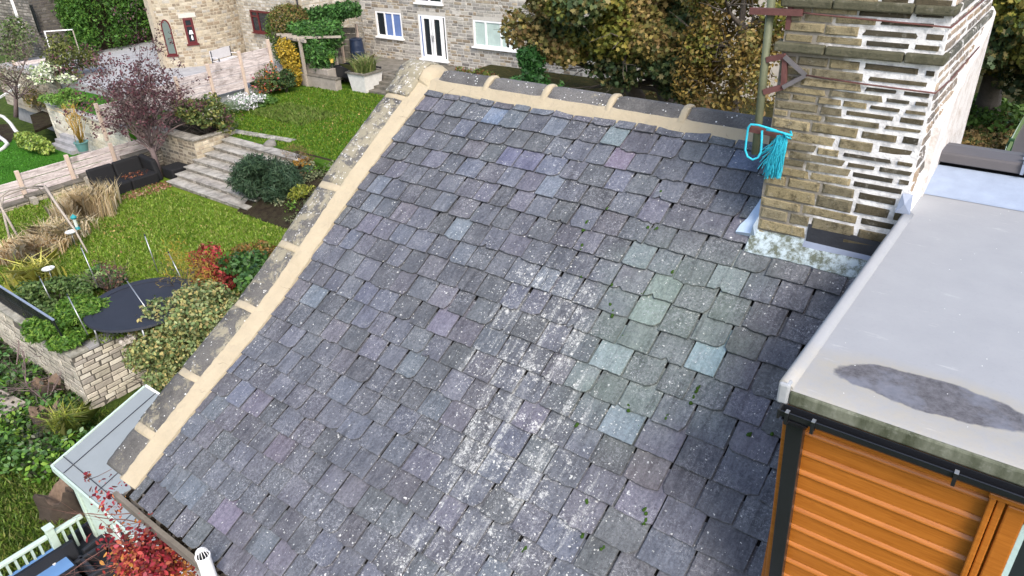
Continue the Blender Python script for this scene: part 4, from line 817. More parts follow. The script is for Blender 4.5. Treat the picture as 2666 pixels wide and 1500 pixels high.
m = MB(); n = 40; m.sweep([[(bayc.x+rr*math.cos(a0+(a1-a0)*i/n), bayc.y+rr*math.sin(a0+(a1-a0)*i/n), z) for rr, z in ((RB, bz-.4), (RB, bz+6), (RB-.4, bz+6), (RB-.4, bz-.4))] for i in range(n+1)], None)
e0 = Vector((bayc.x+RB*math.cos(a1), bayc.y+RB*math.sin(a1), 0)); l0 = Vector((bayc.x+RB*math.cos(a0), bayc.y+RB*math.sin(a0), 0)); fy = 24.5
fxe = P(776, 60, y=fy).x; m.box(e0.x-.3, fxe, fy, fy+.4, bz-.4, bz+6); m.box(fxe-.4, fxe-.001, fy+.401, 27.8, bz-.4, bz+6); m.box(fxe-.3, hx0+.29, 27.801, 28.2, bz-.4, bz+6); m.box(l0.x+.001, l0.x+.4, l0.y+.001, l0.y+8, bz-.4, bz+6)
bw = m.build('wall', M['joint_mid'], nb)
u0, z0 = bay_t(431, 143); u1, z1 = bay_t(438, 50); aw0, _ = bay_t(417, 60); aw1, _ = bay_t(462, 140)
wa0, wz1 = bay_t(474, 48); wa1, wz0 = bay_t(515, 112); L_ = RB*(a1-a0)
hol = [(aw0-.02, aw1+.02, z0-bz+.25, z1-bz+.3), (wa0-.02, wa1+.02, wz0-bz+.22, wz1-bz+.38)]
STB = [(.39, .335, .245), (.34, .295, .22), (.43, .38, .295), (.29, .23, .16), (.37, .345, .30), (.25, .205, .15)]
stones(bw, (0, 0, 0), (1, 0, 0), L_, 4.6, .15, .26, STB, M['stone_o'], .06, .026, hol, 300, curve=bay, seed=6)
stones(bw, (e0.x-.0, fy, bz-.3), (1, 0, 0), fxe-e0.x, 4.6, .15, .30, [(.44, .42, .37), (.38, .36, .31), (.48, .46, .42), (.33, .30, .25)], M['stone_o'], .06, .026, [], 10, seed=7)
stones(bw, (fxe, fy+.4, bz-.3), (0, 1, 0), 27.8-fy-.4, 4.6, .15, .3, [(.44, .42, .37), (.38, .36, .31), (.48, .46, .42)], M['stone_o'], .06, .026, [], 10, seed=18)
stones(bw, (fxe, 27.8, bz-.3), (1, 0, 0), hx0-fxe, 4.6, .15, .3, [(.44, .42, .37), (.38, .36, .31), (.48, .46, .42)], M['stone_o'], .06, .026, [], 10, seed=17)
stones(bw, (l0.x, l0.y+6, bz-.3), (0, -1, 0), 6, 4.6, .16, .3, STB, M['stone_o'], .05, .026, [], 10, seed=8)
def bay_win(x0, x1, z0, z1, arched, frame, fw):
    ca = (x0+x1)/2; m = MB()
    f = lambda u, z, o: Vector(bay(u)[0])*1+Vector((0, 0, z-(bz-.3)))+Vector(bay(u)[1]).cross(Vector((0, 0, 1)))*o
    w = x1-x0; path = [(x0, z0), (x1, z0)]
    if arched: path += [(ca+w/2*math.cos(t), z1-w*.8+w*.8*math.sin(t)) for t in [math.pi*k/10 for k in range(11)]]
    else: path += [(x1, z1), (x0, z1)]
    path.append(path[0]); inner = [(ca+(u-ca)*(1-2*fw/w), (z0+z1)/2+(z-(z0+z1)/2)*(1-2*fw/(z1-z0))) for u, z in path]
    for k in range(len(path)-1):
        (a, b), (c, d) = path[k], path[k+1]; (e, g), (h, i) = inner[k], inner[k+1]
        m.hexa([f(a, b, -.1), f(c, d, -.1), f(h, i, -.1), f(e, g, -.1)], [f(a, b, .03), f(c, d, .03), f(h, i, .03), f(e, g, .03)])
    if not arched: m.hexa([f(x0, z0+(z1-z0)*.66, -.1), f(x1, z0+(z1-z0)*.66, -.1), f(x1, z0+(z1-z0)*.72, -.1), f(x0, z0+(z1-z0)*.72, -.1)], [f(x0, z0+(z1-z0)*.66, .031), f(x1, z0+(z1-z0)*.66, .031), f(x1, z0+(z1-z0)*.72, .031), f(x0, z0+(z1-z0)*.72, .031)])
    w_ = m.build('window', frame, nb); m = MB(); m.add([f(u, z, .012) for u, z in inner[:-1]], [tuple(range(len(inner)-1))]); m.build('pane', M['glass'] if not arched else m_glass('glass_painted_pale_reflection', (.13, .16, .15)), w_)  # arched pane coloured pale, a reflection painted into the glass
    m = MB(); m.hexa([f(x0-.06, z0-.09, -.05), f(x1+.06, z0-.09, -.05), f(x1+.06, z0-.002, -.05), f(x0-.06, z0-.002, -.05)], [f(x0-.06, z0-.09, .10), f(x1+.06, z0-.09, .10), f(x1+.06, z0-.002, .10), f(x0-.06, z0-.002, .10)]); m.build('sill', frame, w_)
    return f
fW = bay_win(aw0, aw1, z0, z1, True, M['maroon'], .06); bay_win(wa0, wa1, wz0, wz1, False, M['maroon'], .11)
m = MB(); m.hexa([fW(wa0-.15, wz1+.02, -.05), fW(wa1+.2, wz1+.02, -.05), fW(wa1+.2, wz1+.24, -.05), fW(wa0-.15, wz1+.24, -.05)], [fW(wa0-.15, wz1+.02, .04), fW(wa1+.2, wz1+.02, .04), fW(wa1+.2, wz1+.24, .04), fW(wa0-.15, wz1+.24, .04)]); m.build('lintel', M['joint'], nb)
q = fW((wa0+wa1)/2, wz0+.18, .0); m = MB(); m.lathe(q+Vector((0, .04, 0)), [(.05, 0), (.06, .12), (.03, .25), (.02, .3)], 10); m.lathe(q+Vector((0, .04, .3)), [(.12, 0), (.07, .18)], 12); m.build('window_lamp', M['white'], nb)
fq = opening(655, 25, 716, 88, fy); window(nb, (fq[0], fq[0]+1.75, fq[2], fq[3]), fy-.06, [.36], M['maroon'], M['glass'], None, .0, .09, True, True)
dq = opening(855, 10, 899, 30, 27.8); window(nb, (dq[0], dq[1], dq[2], dq[3]+.5), 27.74, 2, M['black'], M['glass'], None, .0, .05, False)
q = P(774, 8, y=fy-.06); m = MB(); m.tube([(q.x, q.y, bz+.2), (q.x, q.y, bz+6)], .045, 8); m.build('drain_pipe', M['lead_dark'], nb)
# ------------------------------------------------------------------ old dark house, far left
oc = P(60, 130, z=3.2); oh = empty('old_stone_house', (oc.x, oc.y, 3.2), 'old soot darkened stone house with tall narrow windows at the left edge', 'house')
ox1 = P(163, 100, z=4.0).x; oy = P(110, 135, z=3.4).y; m = MB(); m.box(ox1-9, ox1, oy, oy+9, 2.8, 12); ow = m.build('wall', M['joint_dark'], oh)
o1 = opening(22, -20, 60, 72, oy); o2 = opening(78, 12, 112, 92, oy)
stones(ow, (ox1-9, oy, 3.0), (1, 0, 0), 9, 5.6, .17, .42, [(.20, .18, .16), (.26, .24, .21), (.15, .14, .13), (.30, .27, .24)], M['stone_o'], .06, .03, [(o1[0]-ox1+9, o1[1]-ox1+9, o1[2]-3, 9), (o2[0]-ox1+9, o2[1]-ox1+9, o2[2]-3, o2[3]-3)], 150, seed=11)
stones(ow, (ox1, oy, 3.0), (0, 1, 0), 9, 5.6, .17, .42, [(.10, .09, .085), (.14, .13, .12), (.08, .075, .07)], M['stone_o'], .06, .03, [], 100, seed=12)
window(oh, (o1[0]+.05, o1[1]-.05, o1[2], o1[2]+4), oy-.03, 1, M['white'], M['glass'], None, .04, .09, False); window(oh, (o2[0]+.05, o2[1]-.05, o2[2], o2[3]), oy-.03, 1, M['black'], M['glass'], None, .04, .06, False)
# ------------------------------------------------------------------ fences of concrete boards
def fence(label, X, posts, bays, nb, lowz=None):
    """posts: (y, z base, z top); bays: z of the board tops per gap"""
    root = empty('concrete_panel_fence', (X, posts[0][0], posts[0][1]), label, 'fence', 'concrete panel fences along the garden boundary')
    for y, a, c in posts:
        m = MB(); m.box(X-.06, X+.075, y-.065, y+.065, a-.5, c); m.build('post', M['post'], root, bevel=.012)
    for i in range(len(posts)-1):
        y0, y1 = posts[i][0]+.067, posts[i+1][0]-.067; zt = bays[i]; zb = (posts[i][1]+posts[i+1][1])/2-.1; h = (zt-zb)/nb
        for k in range(nb):
            m = MB(); j = rnd.uniform(-.008, .008); m.box(X-.02+j, X+.022+j, y0, y1, zb+h*k+.010, zb+h*(k+1)-.010); m.build('panel', M['panel'], root, bevel=.012)
    return root
X1 = -30.55; PU = [((453, 200), (472, 266)), ((540, 166), (557, 247)), ((620, 133), (639, 222)), ((694, 103), (711, 184))]
up = [(P(*b_, x=X1).y, P(*b_, x=X1).z, P(*a_, x=X1).z) for a_, b_ in PU]
first = up[0]; pre = [(first[0]-1.75*k, first[1]-.12*k, first[2]-.16*k) for k in (2, 1)]; last = up[-1]; post = [(last[0]+.62, last[1]+.1, last[2]+.2)]
post = []; UP = pre+up; bt = [P(462, 205, x=X1).z-.30, P(462, 205, x=X1).z-.12, P(500, 195, x=X1).z, P(580, 159, x=X1).z, P(658, 132, x=X1).z, last[2]+.12]
fence('pale concrete panel fence between the upper lawn and the bench by the bay house', X1, UP, bt, 4)
X2 = -29.3; PL = [((35, 447), (75, 532)), ((165, 405), (195, 474)), ((287, 372), (302, 428))]
lo = [(P(*b_, x=X2).y, P(*b_, x=X2).z, P(*a_, x=X2).z) for a_, b_ in PL]
dl_ = lo[1][0]-lo[0][0]; LO = [(lo[0][0]-dl_*k, lo[0][1]-.12*k, lo[0][2]-.13*k) for k in (2, 1)]+lo+[(lo[2][0]+dl_*k, lo[2][1]+.1*k, lo[2][2]+.1*k) for k in (1,)]
bl_ = [P(20, 476, x=X2).z-.22, P(20, 476, x=X2).z, P(105, 435, x=X2).z, P(230, 396, x=X2).z, P(340, 368, x=X2).z]
fence('weathered concrete panel fence behind the black garden sofa and dry grass', X2, LO, bl_, 4)
lw = empty('low_stone_wall', (-28.9, 9, ZL), 'low stepped stone wall with end blocks at the foot of the lower fence', 'wall')
for i, (y0, y1, zt) in enumerate([(6.6, 8.9, .15), (8.9, 10.9, .25), (10.9, 12.6, .38), (12.6, 14.1, .6)]):
    m = MB(); m.box(-29.2, -28.85, y0, y1-.01, ZL-.3, ZL+zt); c_ = m.build('wall_core', M['joint_dark'], lw)
    stones(c_, (-28.85, y0, ZL-.05), (0, 1, 0), y1-y0, zt+.05, .11, .34, [(.42, .36, .27), (.36, .31, .24), (.48, .43, .34)], M['stone_o'], .06, .014, [], 40, seed=30+i)
    for k in range(3):
        m = MB(); m.col = (.3, .28, .24, 1); a = y0+(y1-y0)*k/3; m.box(-29.22, -28.80, a+.005, a+(y1-y0)/3-.005, ZL+zt+.002, ZL+zt+.06); m.build('coping_slab', M['pave_d'], lw, bevel=.008)
    m = MB(); m.col = (.33, .30, .25, 1); m.box(-28.84, -28.55, y0+.02, y0+.20, ZL-.1, ZL+zt+.03); m.build('end_block', M['stone_t'], lw, bevel=.01)
# ------------------------------------------------------------------ retaining wall and stairs
rw = empty('retaining_wall', (-27.5, 14.1, ZL), 'dark stone retaining wall with flat coping left of the garden steps', 'wall')
m = MB(); m.box(-29.2, -26.15, 14.1, 14.5, ZL-.3, 3.0); m.box(-26.55, -26.15, 14.501, 15.9, ZL-.3, 3.0); rc = m.build('wall_core', M['joint_mid'], rw)
DS = [(.24, .20, .15), (.30, .26, .19), (.17, .15, .12), (.36, .31, .23), (.20, .17, .13)]
stones(rc, (-29.2, 14.1, ZL-.05), (1, 0, 0), 3.05, 1.38, .14, .28, DS, M['stone_o'], .07, .022, [], 120, seed=41); stones(rc, (-26.15, 14.1, ZL-.05), (0, 1, 0), 1.8, 1.38, .14, .28, [(.42, .36, .26), (.34, .28, .2), (.48, .42, .32)], M['stone_o'], .07, .022, [], 90, seed=42)
for i in range(5):
    m = MB(); m.col = (.6, .55, .45, 1); a = -29.2+.58*i; m.box(a+.004, a+.576, 14.04, 14.52, 3.002, 3.07+rnd.uniform(-.005, .005)); m.build('coping_slab', M['pave'], rw, bevel=.01)
for i in range(3):
    m = MB(); m.col = (.6, .55, .45, 1); a = 14.04+.62*i; m.box(-26.29, -26.08, a+.004, a+.616, 3.003, 3.07); m.build('coping_slab', M['pave'], rw, bevel=.01)
stair = empty('stone_staircase', (-24, 12.7, ZL), 'broad flight of pale stone garden steps joining the two lawns', 'steps')
for i in range(7):
    y0 = 12.72+.405*i; zt = ZL+.165*(i+1); xl_ = -26.3 if i < 4 else -26.05; xr = -21.3; m = MB(); m.box(xl_+.03, xr, y0+.06, 16.0 if i == 6 else y0+.9, ZL-.2, zt-.047); sp = m.build('step', M['joint_dark'], stair)
    stones(sp, (xl_+.04, y0+.06, zt-.165), (1, 0, 0), xr-xl_-.04, .117, .115, .17, [(.36, .33, .27), (.30, .27, .22), (.42, .38, .31), (.25, .22, .18)], M['stone_o'], .05, .016, [], 30, seed=50+i)  # riser stones coloured darker than the treads in place of shade
    n = 5; es = [xl_]+[xl_+(xr-xl_)*(k+rnd.uniform(-.25, .25))/n for k in range(1, n)]+[xr]
    for k in range(n):
        m = MB(); c_ = rnd.choice([(.75, .72, .66), (.6, .58, .54), (.85, .82, .76), (.55, .48, .44)]); m.col = (*c_, 1); m.box(es[k]+.006, es[k+1]-.006, y0, y0+.47, zt-.045, zt+rnd.uniform(-.004, .004)); m.build('tread', M['tread'], sp, bevel=.008)
fl = empty('flagstone_path', (-23.5, 15.9, ZU), 'row of mossy flagstones along the edge of the upper lawn', 'path')
q0, q1 = P(595, 345, z=ZU), P(755, 372, z=ZU)
for k in range(9):
    a = q0.lerp(q1, k/9); c_ = q0.lerp(q1, (k+1)/9-.006); m = MB(); m.col = (*rnd.choice([(.7, .68, .62), (.55, .54, .5), (.8, .78, .7)]), 1); w = .34; m.hexa([(a.x, a.y-.02, ZU+.01), (c_.x, c_.y-.02, ZU+.01), (c_.x, c_.y+w, ZU+.01), (a.x, a.y+w, ZU+.01)], [(a.x, a.y-.02, ZU+.05), (c_.x, c_.y-.02, ZU+.05), (c_.x, c_.y+w, ZU+.05), (a.x, a.y+w, ZU+.05)]); m.build('paving_slab', M['pave'], fl, bevel=.008)
# wall that holds the lower lawn, at the corner by the trampoline
tw = empty('garden_wall', (-17.5, 5.1, 0), 'pale coursed stone wall below the trampoline bed with mossy top', 'wall')
m = MB(); m.box(-17.75, -17.40, 5.0, 9.5, -.3, ZL-.05); m.box(-29, -17.751, 5.0, 5.4, -.3, ZL-.05); tc = m.build('wall_core', M['joint_dark'], tw)
stones(tc, (-17.40, 5.0, -.02), (0, 1, 0), 4.5, ZL-.05, .135, .33, [(.46, .42, .34), (.52, .47, .39), (.40, .36, .30), (.56, .52, .44), (.33, .30, .26)], M['stone_o'], .07, .016, [], 170, seed=61, proud=.016)
stones(tc, (-29, 5.0, -.02), (1, 0, 0), 11.6, ZL-.05, .14, .36, [(.40, .37, .30), (.46, .42, .35)], M['stone_o'], .06, .016, [], 20, seed=62)
m = MB(); m.col = (.55, .55, .5, 1)
for k in range(6): m = MB(); m.col = (.6, .58, .55, 1); a = 5.42+.7*k; m.box(-17.78, -17.37, a+.004, a+.696, ZL-.048, ZL+.03); m.build('coping_slab', M['patio'], tw, bevel=.01)
for k in range(9): m = MB(); m.col = (.5, .52, .35, 1); a = -17.37-1.05*(k+1); m.box(a+.004, a+1.046, 4.97, 5.418, ZL-.048, ZL+.032); m.build('coping_slab', M['pave'], tw, bevel=.01)
bfn = empty('metal_railing', (-18, 5.2, ZL), 'dark metal mesh railing leaning on the mossy wall top, left edge', 'railing')
for k in range(8):
    x = -17.9-1.0*k; m = MB(); m.bar((x, 5.16, ZL), (x, 5.08, ZL+.85), .035); m.build('post', M['black'], bfn)
m = MB(); m.bar((-17.85, 5.08, ZL+.84), (-25.2, 5.08, ZL+.84), .05, .03); m.build('top_rail', M['lead'], bfn)
for k in range(7):
    m = MB()
    for j in range(9): m.bar((-17.93-k-j*.11, 5.15, ZL+.05), (-17.93-k-j*.11, 5.085, ZL+.82), .018)
    m.bar((-17.92-k, 5.15, ZL+.08), (-18.88-k, 5.15, ZL+.08), .03); m.bar((-17.92-k, 5.115, ZL+.45), (-18.88-k, 5.115, ZL+.45), .02); m.build('mesh_panel', M['black'], bfn)
# ------------------------------------------------------------------ lower garden furniture
def rbox(m, x0, x1, y0, y1, z0, z1): m.box(x0, x1, y0, y1, z0, z1)
sf = empty('garden_sofa', (-27.2, 11.6, ZL), 'black two seat outdoor sofa with fallen leaves on its seat', 'sofa')
for y0, y1 in ((10.75, 11.70), (11.72, 12.75)):
    m = MB(); m.box(-27.75, -26.80, y0, y1, ZL, ZL+.42); m.build('seat', M['sofa'], sf, bevel=.05)
    m = MB(); m.hexa([(-28.0, y0, ZL), (-27.76, y0, ZL), (-27.76, y1, ZL), (-28.0, y1, ZL)], [(-28.1, y0, ZL+.88), (-27.92, y0, ZL+.88), (-27.92, y1, ZL+.88), (-28.1, y1, ZL+.88)]); m.build('backrest', M['sofa'], sf, bevel=.06)
m = MB(); m.hexa([(-28.05, 12.77, ZL), (-26.95, 12.77, ZL), (-26.95, 13.0, ZL), (-28.05, 13.0, ZL)], [(-28.1, 12.77, ZL+.88), (-27.15, 12.77, ZL+.80), (-27.15, 13.0, ZL+.80), (-28.1, 13.0, ZL+.88)]); m.build('armrest', M['sofa'], sf, bevel=.07)
foliage('fallen_leaves', [((-27.3, 12.1, ZL+.43), (.35, .5, .012), 1)], 130, .06, [(.2, .06, .03), (.28, .12, .05), (.12, .04, .03)], 'oval', M['leaf'], sf, 'stuff', 5)
ot = empty('footstool', (-26.75, 13.4, ZL), 'square black outdoor footstool between sofa and steps', 'footstool'); m = MB(); m.box(-27.2, -26.4, 13.1, 13.85, ZL+.02, ZL+.46); m.build('seat', M['sofa'], ot, bevel=.06); m = MB(); m.box(-27.15, -26.45, 13.15, 13.8, ZL, ZL+.02); m.build('base', M['black'], ot)
o = foliage('fallen_leaves', [((-26.3, 12.0, ZL+.06), (.5, 1.1, .03), 1)], 500, .07, [(.28, .14, .08), (.2, .08, .05), (.36, .24, .15)], 'oval', M['leaf'], None, 'stuff', 6)
STRAW = [(.56, .44, .27), (.64, .53, .36), (.48, .36, .20), (.38, .31, .15), (.68, .60, .44)]
def grass_clump(label, px, py, z, rx, ry, n, h, w, pal, lean=.8, seed=1, name='ornamental_grass', curl=.5):
    c = P(px, py, z=z); root = empty(name, c, label, 'grass clump'); g = np.random.default_rng(seed); a = g.uniform(0, 6.28, n); r = np.minimum(np.abs(g.normal(size=n))*.55, 1.3); rx = rx*(1+.25*np.sin(a*3+seed)); ry = ry*(1+.25*np.cos(a*2+seed))
    blades('blades', np.column_stack([c.x+rx*r*np.cos(a), c.y+ry*r*np.sin(a), np.full(n, z)]), h, w, pal, lean, root, None, None, seed, curl); return root
grass_clump('tall straw coloured dry grass beside the end of the black sofa', 232, 562, ZL, .6, 1.0, 3200, .95, .035, STRAW, .32, 1)
grass_clump('lower russet dry grass under the willow arch', 95, 655, ZL, .8, 1.2, 2600, .5, .035, STRAW+[(.36, .22, .10)], .5, 2)
grass_clump('faded dry grass where the leaning pole meets the lawn', 160, 622, ZL, .8, .8, 1400, .6, .03, STRAW+[(.22, .22, .08)], .8, 3)
# willow arch and leaning pole
B = P(232, 662, z=ZL); T = P(116, 484, x=B.x-2.0)
m = MB(); m.tube([B-Vector((0, 0, .1)), B.lerp(T, .35)+Vector((0, .04, 0)), B.lerp(T, .7), T], [.025, .032, .04, .045], 7); o = m.build('leaning_pole', M['bark_pale']); tag(o, 'bare pale branch pole leaning over the lawn edge beside the bird feeder', 'pole')
ar = empty('willow_arch', P(50, 628, z=ZL), 'arch of bent pale willow branches over the dry grass', 'garden arch')
for j, (b0, pts) in enumerate([((53, 628), [(53, 628), (26, 580), (3, 540), (-2, 515), (22, 497), (62, 488), (100, 490), (122, 505), (140, 530)]), ((26, 622), [(26, 622), (14, 575), (4, 535), (8, 512), (40, 500), (85, 484), (112, 486)])]):
    A = P(*b0, z=ZL); x_ = A.x; m = MB(); m.tube([P(a, c_, x=x_-.15*k+j*.12) for k, (a, c_) in enumerate(pts)], [.04]*3+[.03]*(len(pts)-3), 6); m.build('branch', M['bark_pale'], ar)
bf = empty('bird_feeder', P(200, 590, x=B.x-.8), 'teal and clear seed tube bird feeder hanging from the leaning pole', 'bird feeder'); q = OFF[bf.name]
m = MB(); m.lathe(q+Vector((0, 0, .30)), [(.0, .12), (.10, .02), (.08, -.03), (.05, -.04)], 10); m.build('lid', M['teal'], bf); m = MB(); m.lathe(q, [(.05, 0), (.05, .28)], 10); m.build('seed_tube', m_glass('clear_plastic', (.5, .55, .5)), bf); m = MB(); m.lathe(q-Vector((0, 0, .08)), [(.055, .08), (.09, .0), (.05, -.02)], 10); m.build('tray', M['teal'], bf)
for i, (px, py, lab) in enumerate([(185, 606, 'small white dish on a stake below the bird feeder'), (126, 702, 'white dish with a lump of feed on a stake by the yellow leaves')]):
    q = P(px, py, z=ZL+.55); d_ = empty('bird_dish', (q.x, q.y, ZL), lab, 'dish'); m = MB(); m.lathe(q, [(.03, -.02), (.14, .0), (.17, .04), (.15, .035), (.0, .01)], 16); m.build('dish', M['jar'], d_); m = MB(); m.tube([(q.x, q.y, ZL), q], .012, 5); m.build('stake', M['steel'], d_)
    if i: m = MB(); m.lathe(q+Vector((.02, 0, .02)), [(.07, 0), (.06, .06), (0, .09)], 8); m.build('feed', M['jar'], d_)
q = P(744, 558, z=ZL); m = MB(); m.obox(q+Vector((0, 0, .06)), (.13, .02, .01), (-.03, .12, 0), (0, 0, .03)); o = m.build('pale_stone', M['jar'], bevel=.02); tag(o, 'single pale flat stone lying on the lawn near the verge', 'stone')
foliage('fallen_leaves', [((-24, 9.5, ZL+.06), (5, 3, .02), 1), ((-24, 19.5, ZU+.06), (5, 3.5, .02), .8)], 420, .07, [(.32, .22, .08), (.26, .14, .06), (.4, .3, .1)], 'oval', M['leaf'], None, 'stuff', 14, shell=1)
# trampoline
tc_ = P(372, 794, z=ZL+.5); tr_ = empty('trampoline', (tc_.x, tc_.y, ZL), 'round black trampoline among shrubs with bare net poles', 'trampoline'); RT = 1.26
m = MB(); m.lathe((tc_.x, tc_.y, ZL+.55), [(RT-.08, -.01), (RT-.08, .0), (.01, -.03)], 36); m.build('jump_mat', M['tramp'], tr_)
m = MB(); m.sweep([[Vector((tc_.x, tc_.y, ZL+.55))+Vector(((RT+d_)*math.cos(a), (RT+d_)*math.sin(a), h)) for d_, h in ((-.10, .015), (.08, .03), (.10, -.02), (-.10, -.02))] for a in [2*math.pi*k/36 for k in range(37)]], None, cap=False); m.build('safety_pad', M['tramp'], tr_)
for k in range(6):
    a = 2*math.pi*(k+.5)/6; m = MB(); m.tube([(tc_.x+RT*math.cos(a), tc_.y+RT*math.sin(a), ZL-.02), (tc_.x+RT*math.cos(a), tc_.y+RT*math.sin(a), ZL+.53)], .025, 6); m.build('leg', M['steel'], tr_)
for (bx_, by_), (tx_, ty_) in [((256, 748), (211, 644)), ((411, 708), (377, 614)), ((482, 745), (439, 659)), ((401, 832), (330, 731)), ((229, 872), (177, 771)), ((131, 778), (104, 724))]:
    b0 = P(bx_, by_, z=ZL+.4); a = math.atan2(b0.y-tc_.y, b0.x-tc_.x); b1 = P(tx_, ty_, y=b0.y+.05); m = MB(); m.tube([b0, b1], .015, 6); p_ = m.build('net_pole', M['steel'], tr_); m = MB(); m.tube([b1, b1+Vector((0, 0, .05))], .02, 6); m.build('pole_cap', M['black'], p_)
# shrubs of the lower garden
VAR = [(.20, .26, .10), (.27, .31, .14), (.14, .20, .07), (.34, .33, .12), (.11, .16, .06), (.36, .30, .12)]
shrub('feathery fresh green conifer like shrub spilling round the left of the trampoline', 178, 832, ZL, (1.0, 1.1, .4), FR, 8500, .12, 'spray', clumps=26, seed=41, k=.32)
shrub('dusky green small leaved shrub between the railing and the trampoline', 140, 765, ZL, (1.0, .7, .4), [(.06, .11, .03), (.09, .15, .04), (.13, .18, .06)], 2600, .10, 'oval', clumps=14, seed=42)
shrub('big loose variegated shrub with pale yellow green leaves in front of the trampoline', 535, 845, 1.0, (1.35, 1.35, .95), VAR, 14000, .095, 'oval', clumps=34, seed=43, k=.32, stems=7)
shrub('lower spray of the variegated shrub hanging over the wall beside the felt roof', 425, 960, .2, (.9, .8, .85), VAR, 6000, .09, 'oval', clumps=18, seed=44, k=.36)
shrub('broad leaved bright green perennial at the far side of the trampoline', 258, 722, ZL, (.75, .45, .25), [(.10, .20, .04), (.16, .26, .06), (.2, .28, .09), (.06, .13, .04)], 520, .30, 'oval', clumps=10, seed=45, name='hosta', cat='plant', mat=M['leaf_s'])
shrub('golden and orange willowy shrub beside a net pole', 482, 712, ZL, (.8, .7, .9), [(.36, .28, .03), (.42, .30, .04), (.28, .18, .03), (.20, .22, .04)], 1500, .12, 'needle', clumps=14, seed=46, stems=9)
shrub('crimson red leaved shrub at the lawn edge', 562, 700, ZL, (.75, .6, .65), [(.30, .035, .035), (.38, .06, .05), (.22, .025, .03), (.30, .10, .06)], 2300, .10, 'oval', clumps=14, seed=47)
shrub('dark green glossy shrub between the red shrub and the stone verge', 640, 715, ZL, (.95, .8, .7), [(.03, .075, .02), (.05, .11, .03), (.07, .15, .03)], 2600, .13, 'oval', clumps=14, seed=48, mat=M['leaf_s'])
shrub('rusty brown low shrub where lawn meets the stone verge', 672, 668, ZL, (.95, .6, .38), [(.20, .11, .03), (.14, .12, .03), (.26, .13, .04), (.10, .11, .025)], 2000, .09, 'oval', clumps=12, seed=49)
shrub('dark teal green spiky rosemary bush at the foot of the steps', 700, 468, ZL+.1, (1.15, 1.0, .95), [(.03, .06, .03), (.045, .085, .045), (.06, .10, .05), (.025, .05, .025)], 12000, .26, 'needle', clumps=22, seed=50, k=.35)
shrub('mound of orange sedum among the rockery stones', 792, 428, 2.45, (.55, .4, .25), [(.30, .16, .025), (.36, .2, .03), (.24, .14, .03)], 1200, .07, clumps=10, seed=51)
shrub('yellow green cushion plant near the stone verge above the lawn', 800, 505, 2.0, (.55, .5, .35), [(.22, .24, .03), (.28, .28, .05), (.14, .18, .03)], 1400, .07, clumps=10, seed=52)
shrub('reddish brown dried perennial behind the rosemary', 775, 400, 2.7, (.6, .35, .35), [(.18, .11, .05), (.24, .14, .06), (.13, .12, .04)], 800, .09, 'needle', clumps=9, seed=53)
shrub('dark bluish cushion plant below the orange sedum', 800, 455, 2.25, (.5, .4, .3), [(.05, .09, .05), (.07, .12, .06)], 900, .07, clumps=8, seed=54)
for i, (px, py, r_, lab) in enumerate([(748, 405, .26, 'squarish grey boulder behind the rosemary bush'), (757, 535, .38, 'pale mossy boulder under the rosemary bush'), (705, 378, .25, 'low grey boulder at the edge of the upper lawn'), (780, 476, .2, 'small brown rockery boulder between the cushion plants')]):
    q = P(px, py, z=(2.5, 1.7, 2.8, 2.2)[i]); m = MB(); m.col = (*[(.22, .21, .18), (.36, .35, .27), (.2, .19, .17), (.16, .14, .11)][i], 1); rr = random.Random(i); m.smooth = True
    m.sweep([[q+Vector((r_*s*(1+.25*rr.uniform(-1, 1))*math.cos(t*.7854), r_*s*.8*(1+.25*rr.uniform(-1, 1))*math.sin(t*.7854), r_*z_*(1+.15*rr.uniform(-1, 1)))) for t in range(8)] for s, z_ in ((1, -.3), (1.05, .2), (.8, .6), (.3, .75))], None); o = m.build('boulder', M['stone_t']); tag(o, lab, 'boulder')
grass_clump('yellow strap leaved iris clump beside the feed dish', 100, 735, ZL, .55, .5, 260, .7, .06, [(.42, .40, .08), (.5, .46, .14), (.3, .34, .06)], .9, 4, 'iris_clump', .6)
grass_clump('arching yellow green sedge at the foot of the garden wall', 190, 1140, .05, .22, .22, 600, .85, .035, [(.26, .30, .05), (.34, .36, .07), (.18, .25, .04), (.40, .42, .14)], .42, 5, 'sedge_clump', .9)
shrub('brown seed heads on thin stalks behind the hosta', 275, 720, ZL, (.8, .3, .7), [(.10, .05, .04), (.14, .08, .05)], 260, .07, clumps=7, seed=55, stems=10, name='dried_flower_stalks', cat='plant')
gcv = []; gq = random.Random(5)
for i in range(70):
    x, y = gq.uniform(-21.4, -13), gq.uniform(12.8, 15.6); z_ = 1.68+(y-12.6)*.36; gcv.append(((x, y, z_+.05), (.35, .3, gq.uniform(.08, .22)), 1, gq.choice([GR, FR, [(.14, .10, .05), (.18, .13, .07)], [(.16, .18, .09), (.2, .22, .12)], [(.10, .12, .05), (.07, .09, .04)]])))
foliage('rockery_ground_cover', gcv, 9000, .075, GR, 'oval', M['leaf'], None, 'stuff', 91, shell=.8)
for i, (px, py, r_, lab) in enumerate([(835, 405, .24, 'grey rockery boulder nearest the stone verge, beyond the orange sedum'), (812, 418, .16, 'small tan boulder right beside the orange sedum'), (728, 392, .2, 'flat grey rockery boulder above the rosemary bush')]):
    q = P(px, py, z=2.5); m = MB(); m.col = (.2, .19, .16, 1); rr = random.Random(20+i)
    m.sweep([[q+Vector((r_*s*(1+.25*rr.uniform(-1, 1))*math.cos(t*.7854), r_*s*.8*(1+.25*rr.uniform(-1, 1))*math.sin(t*.7854), r_*z_*(1+.15*rr.uniform(-1, 1)))) for t in range(8)] for s, z_ in ((1, -.3), (1.05, .2), (.8, .6), (.3, .75))], None); o = m.build('boulder', M['stone_t']); tag(o, lab, 'boulder')
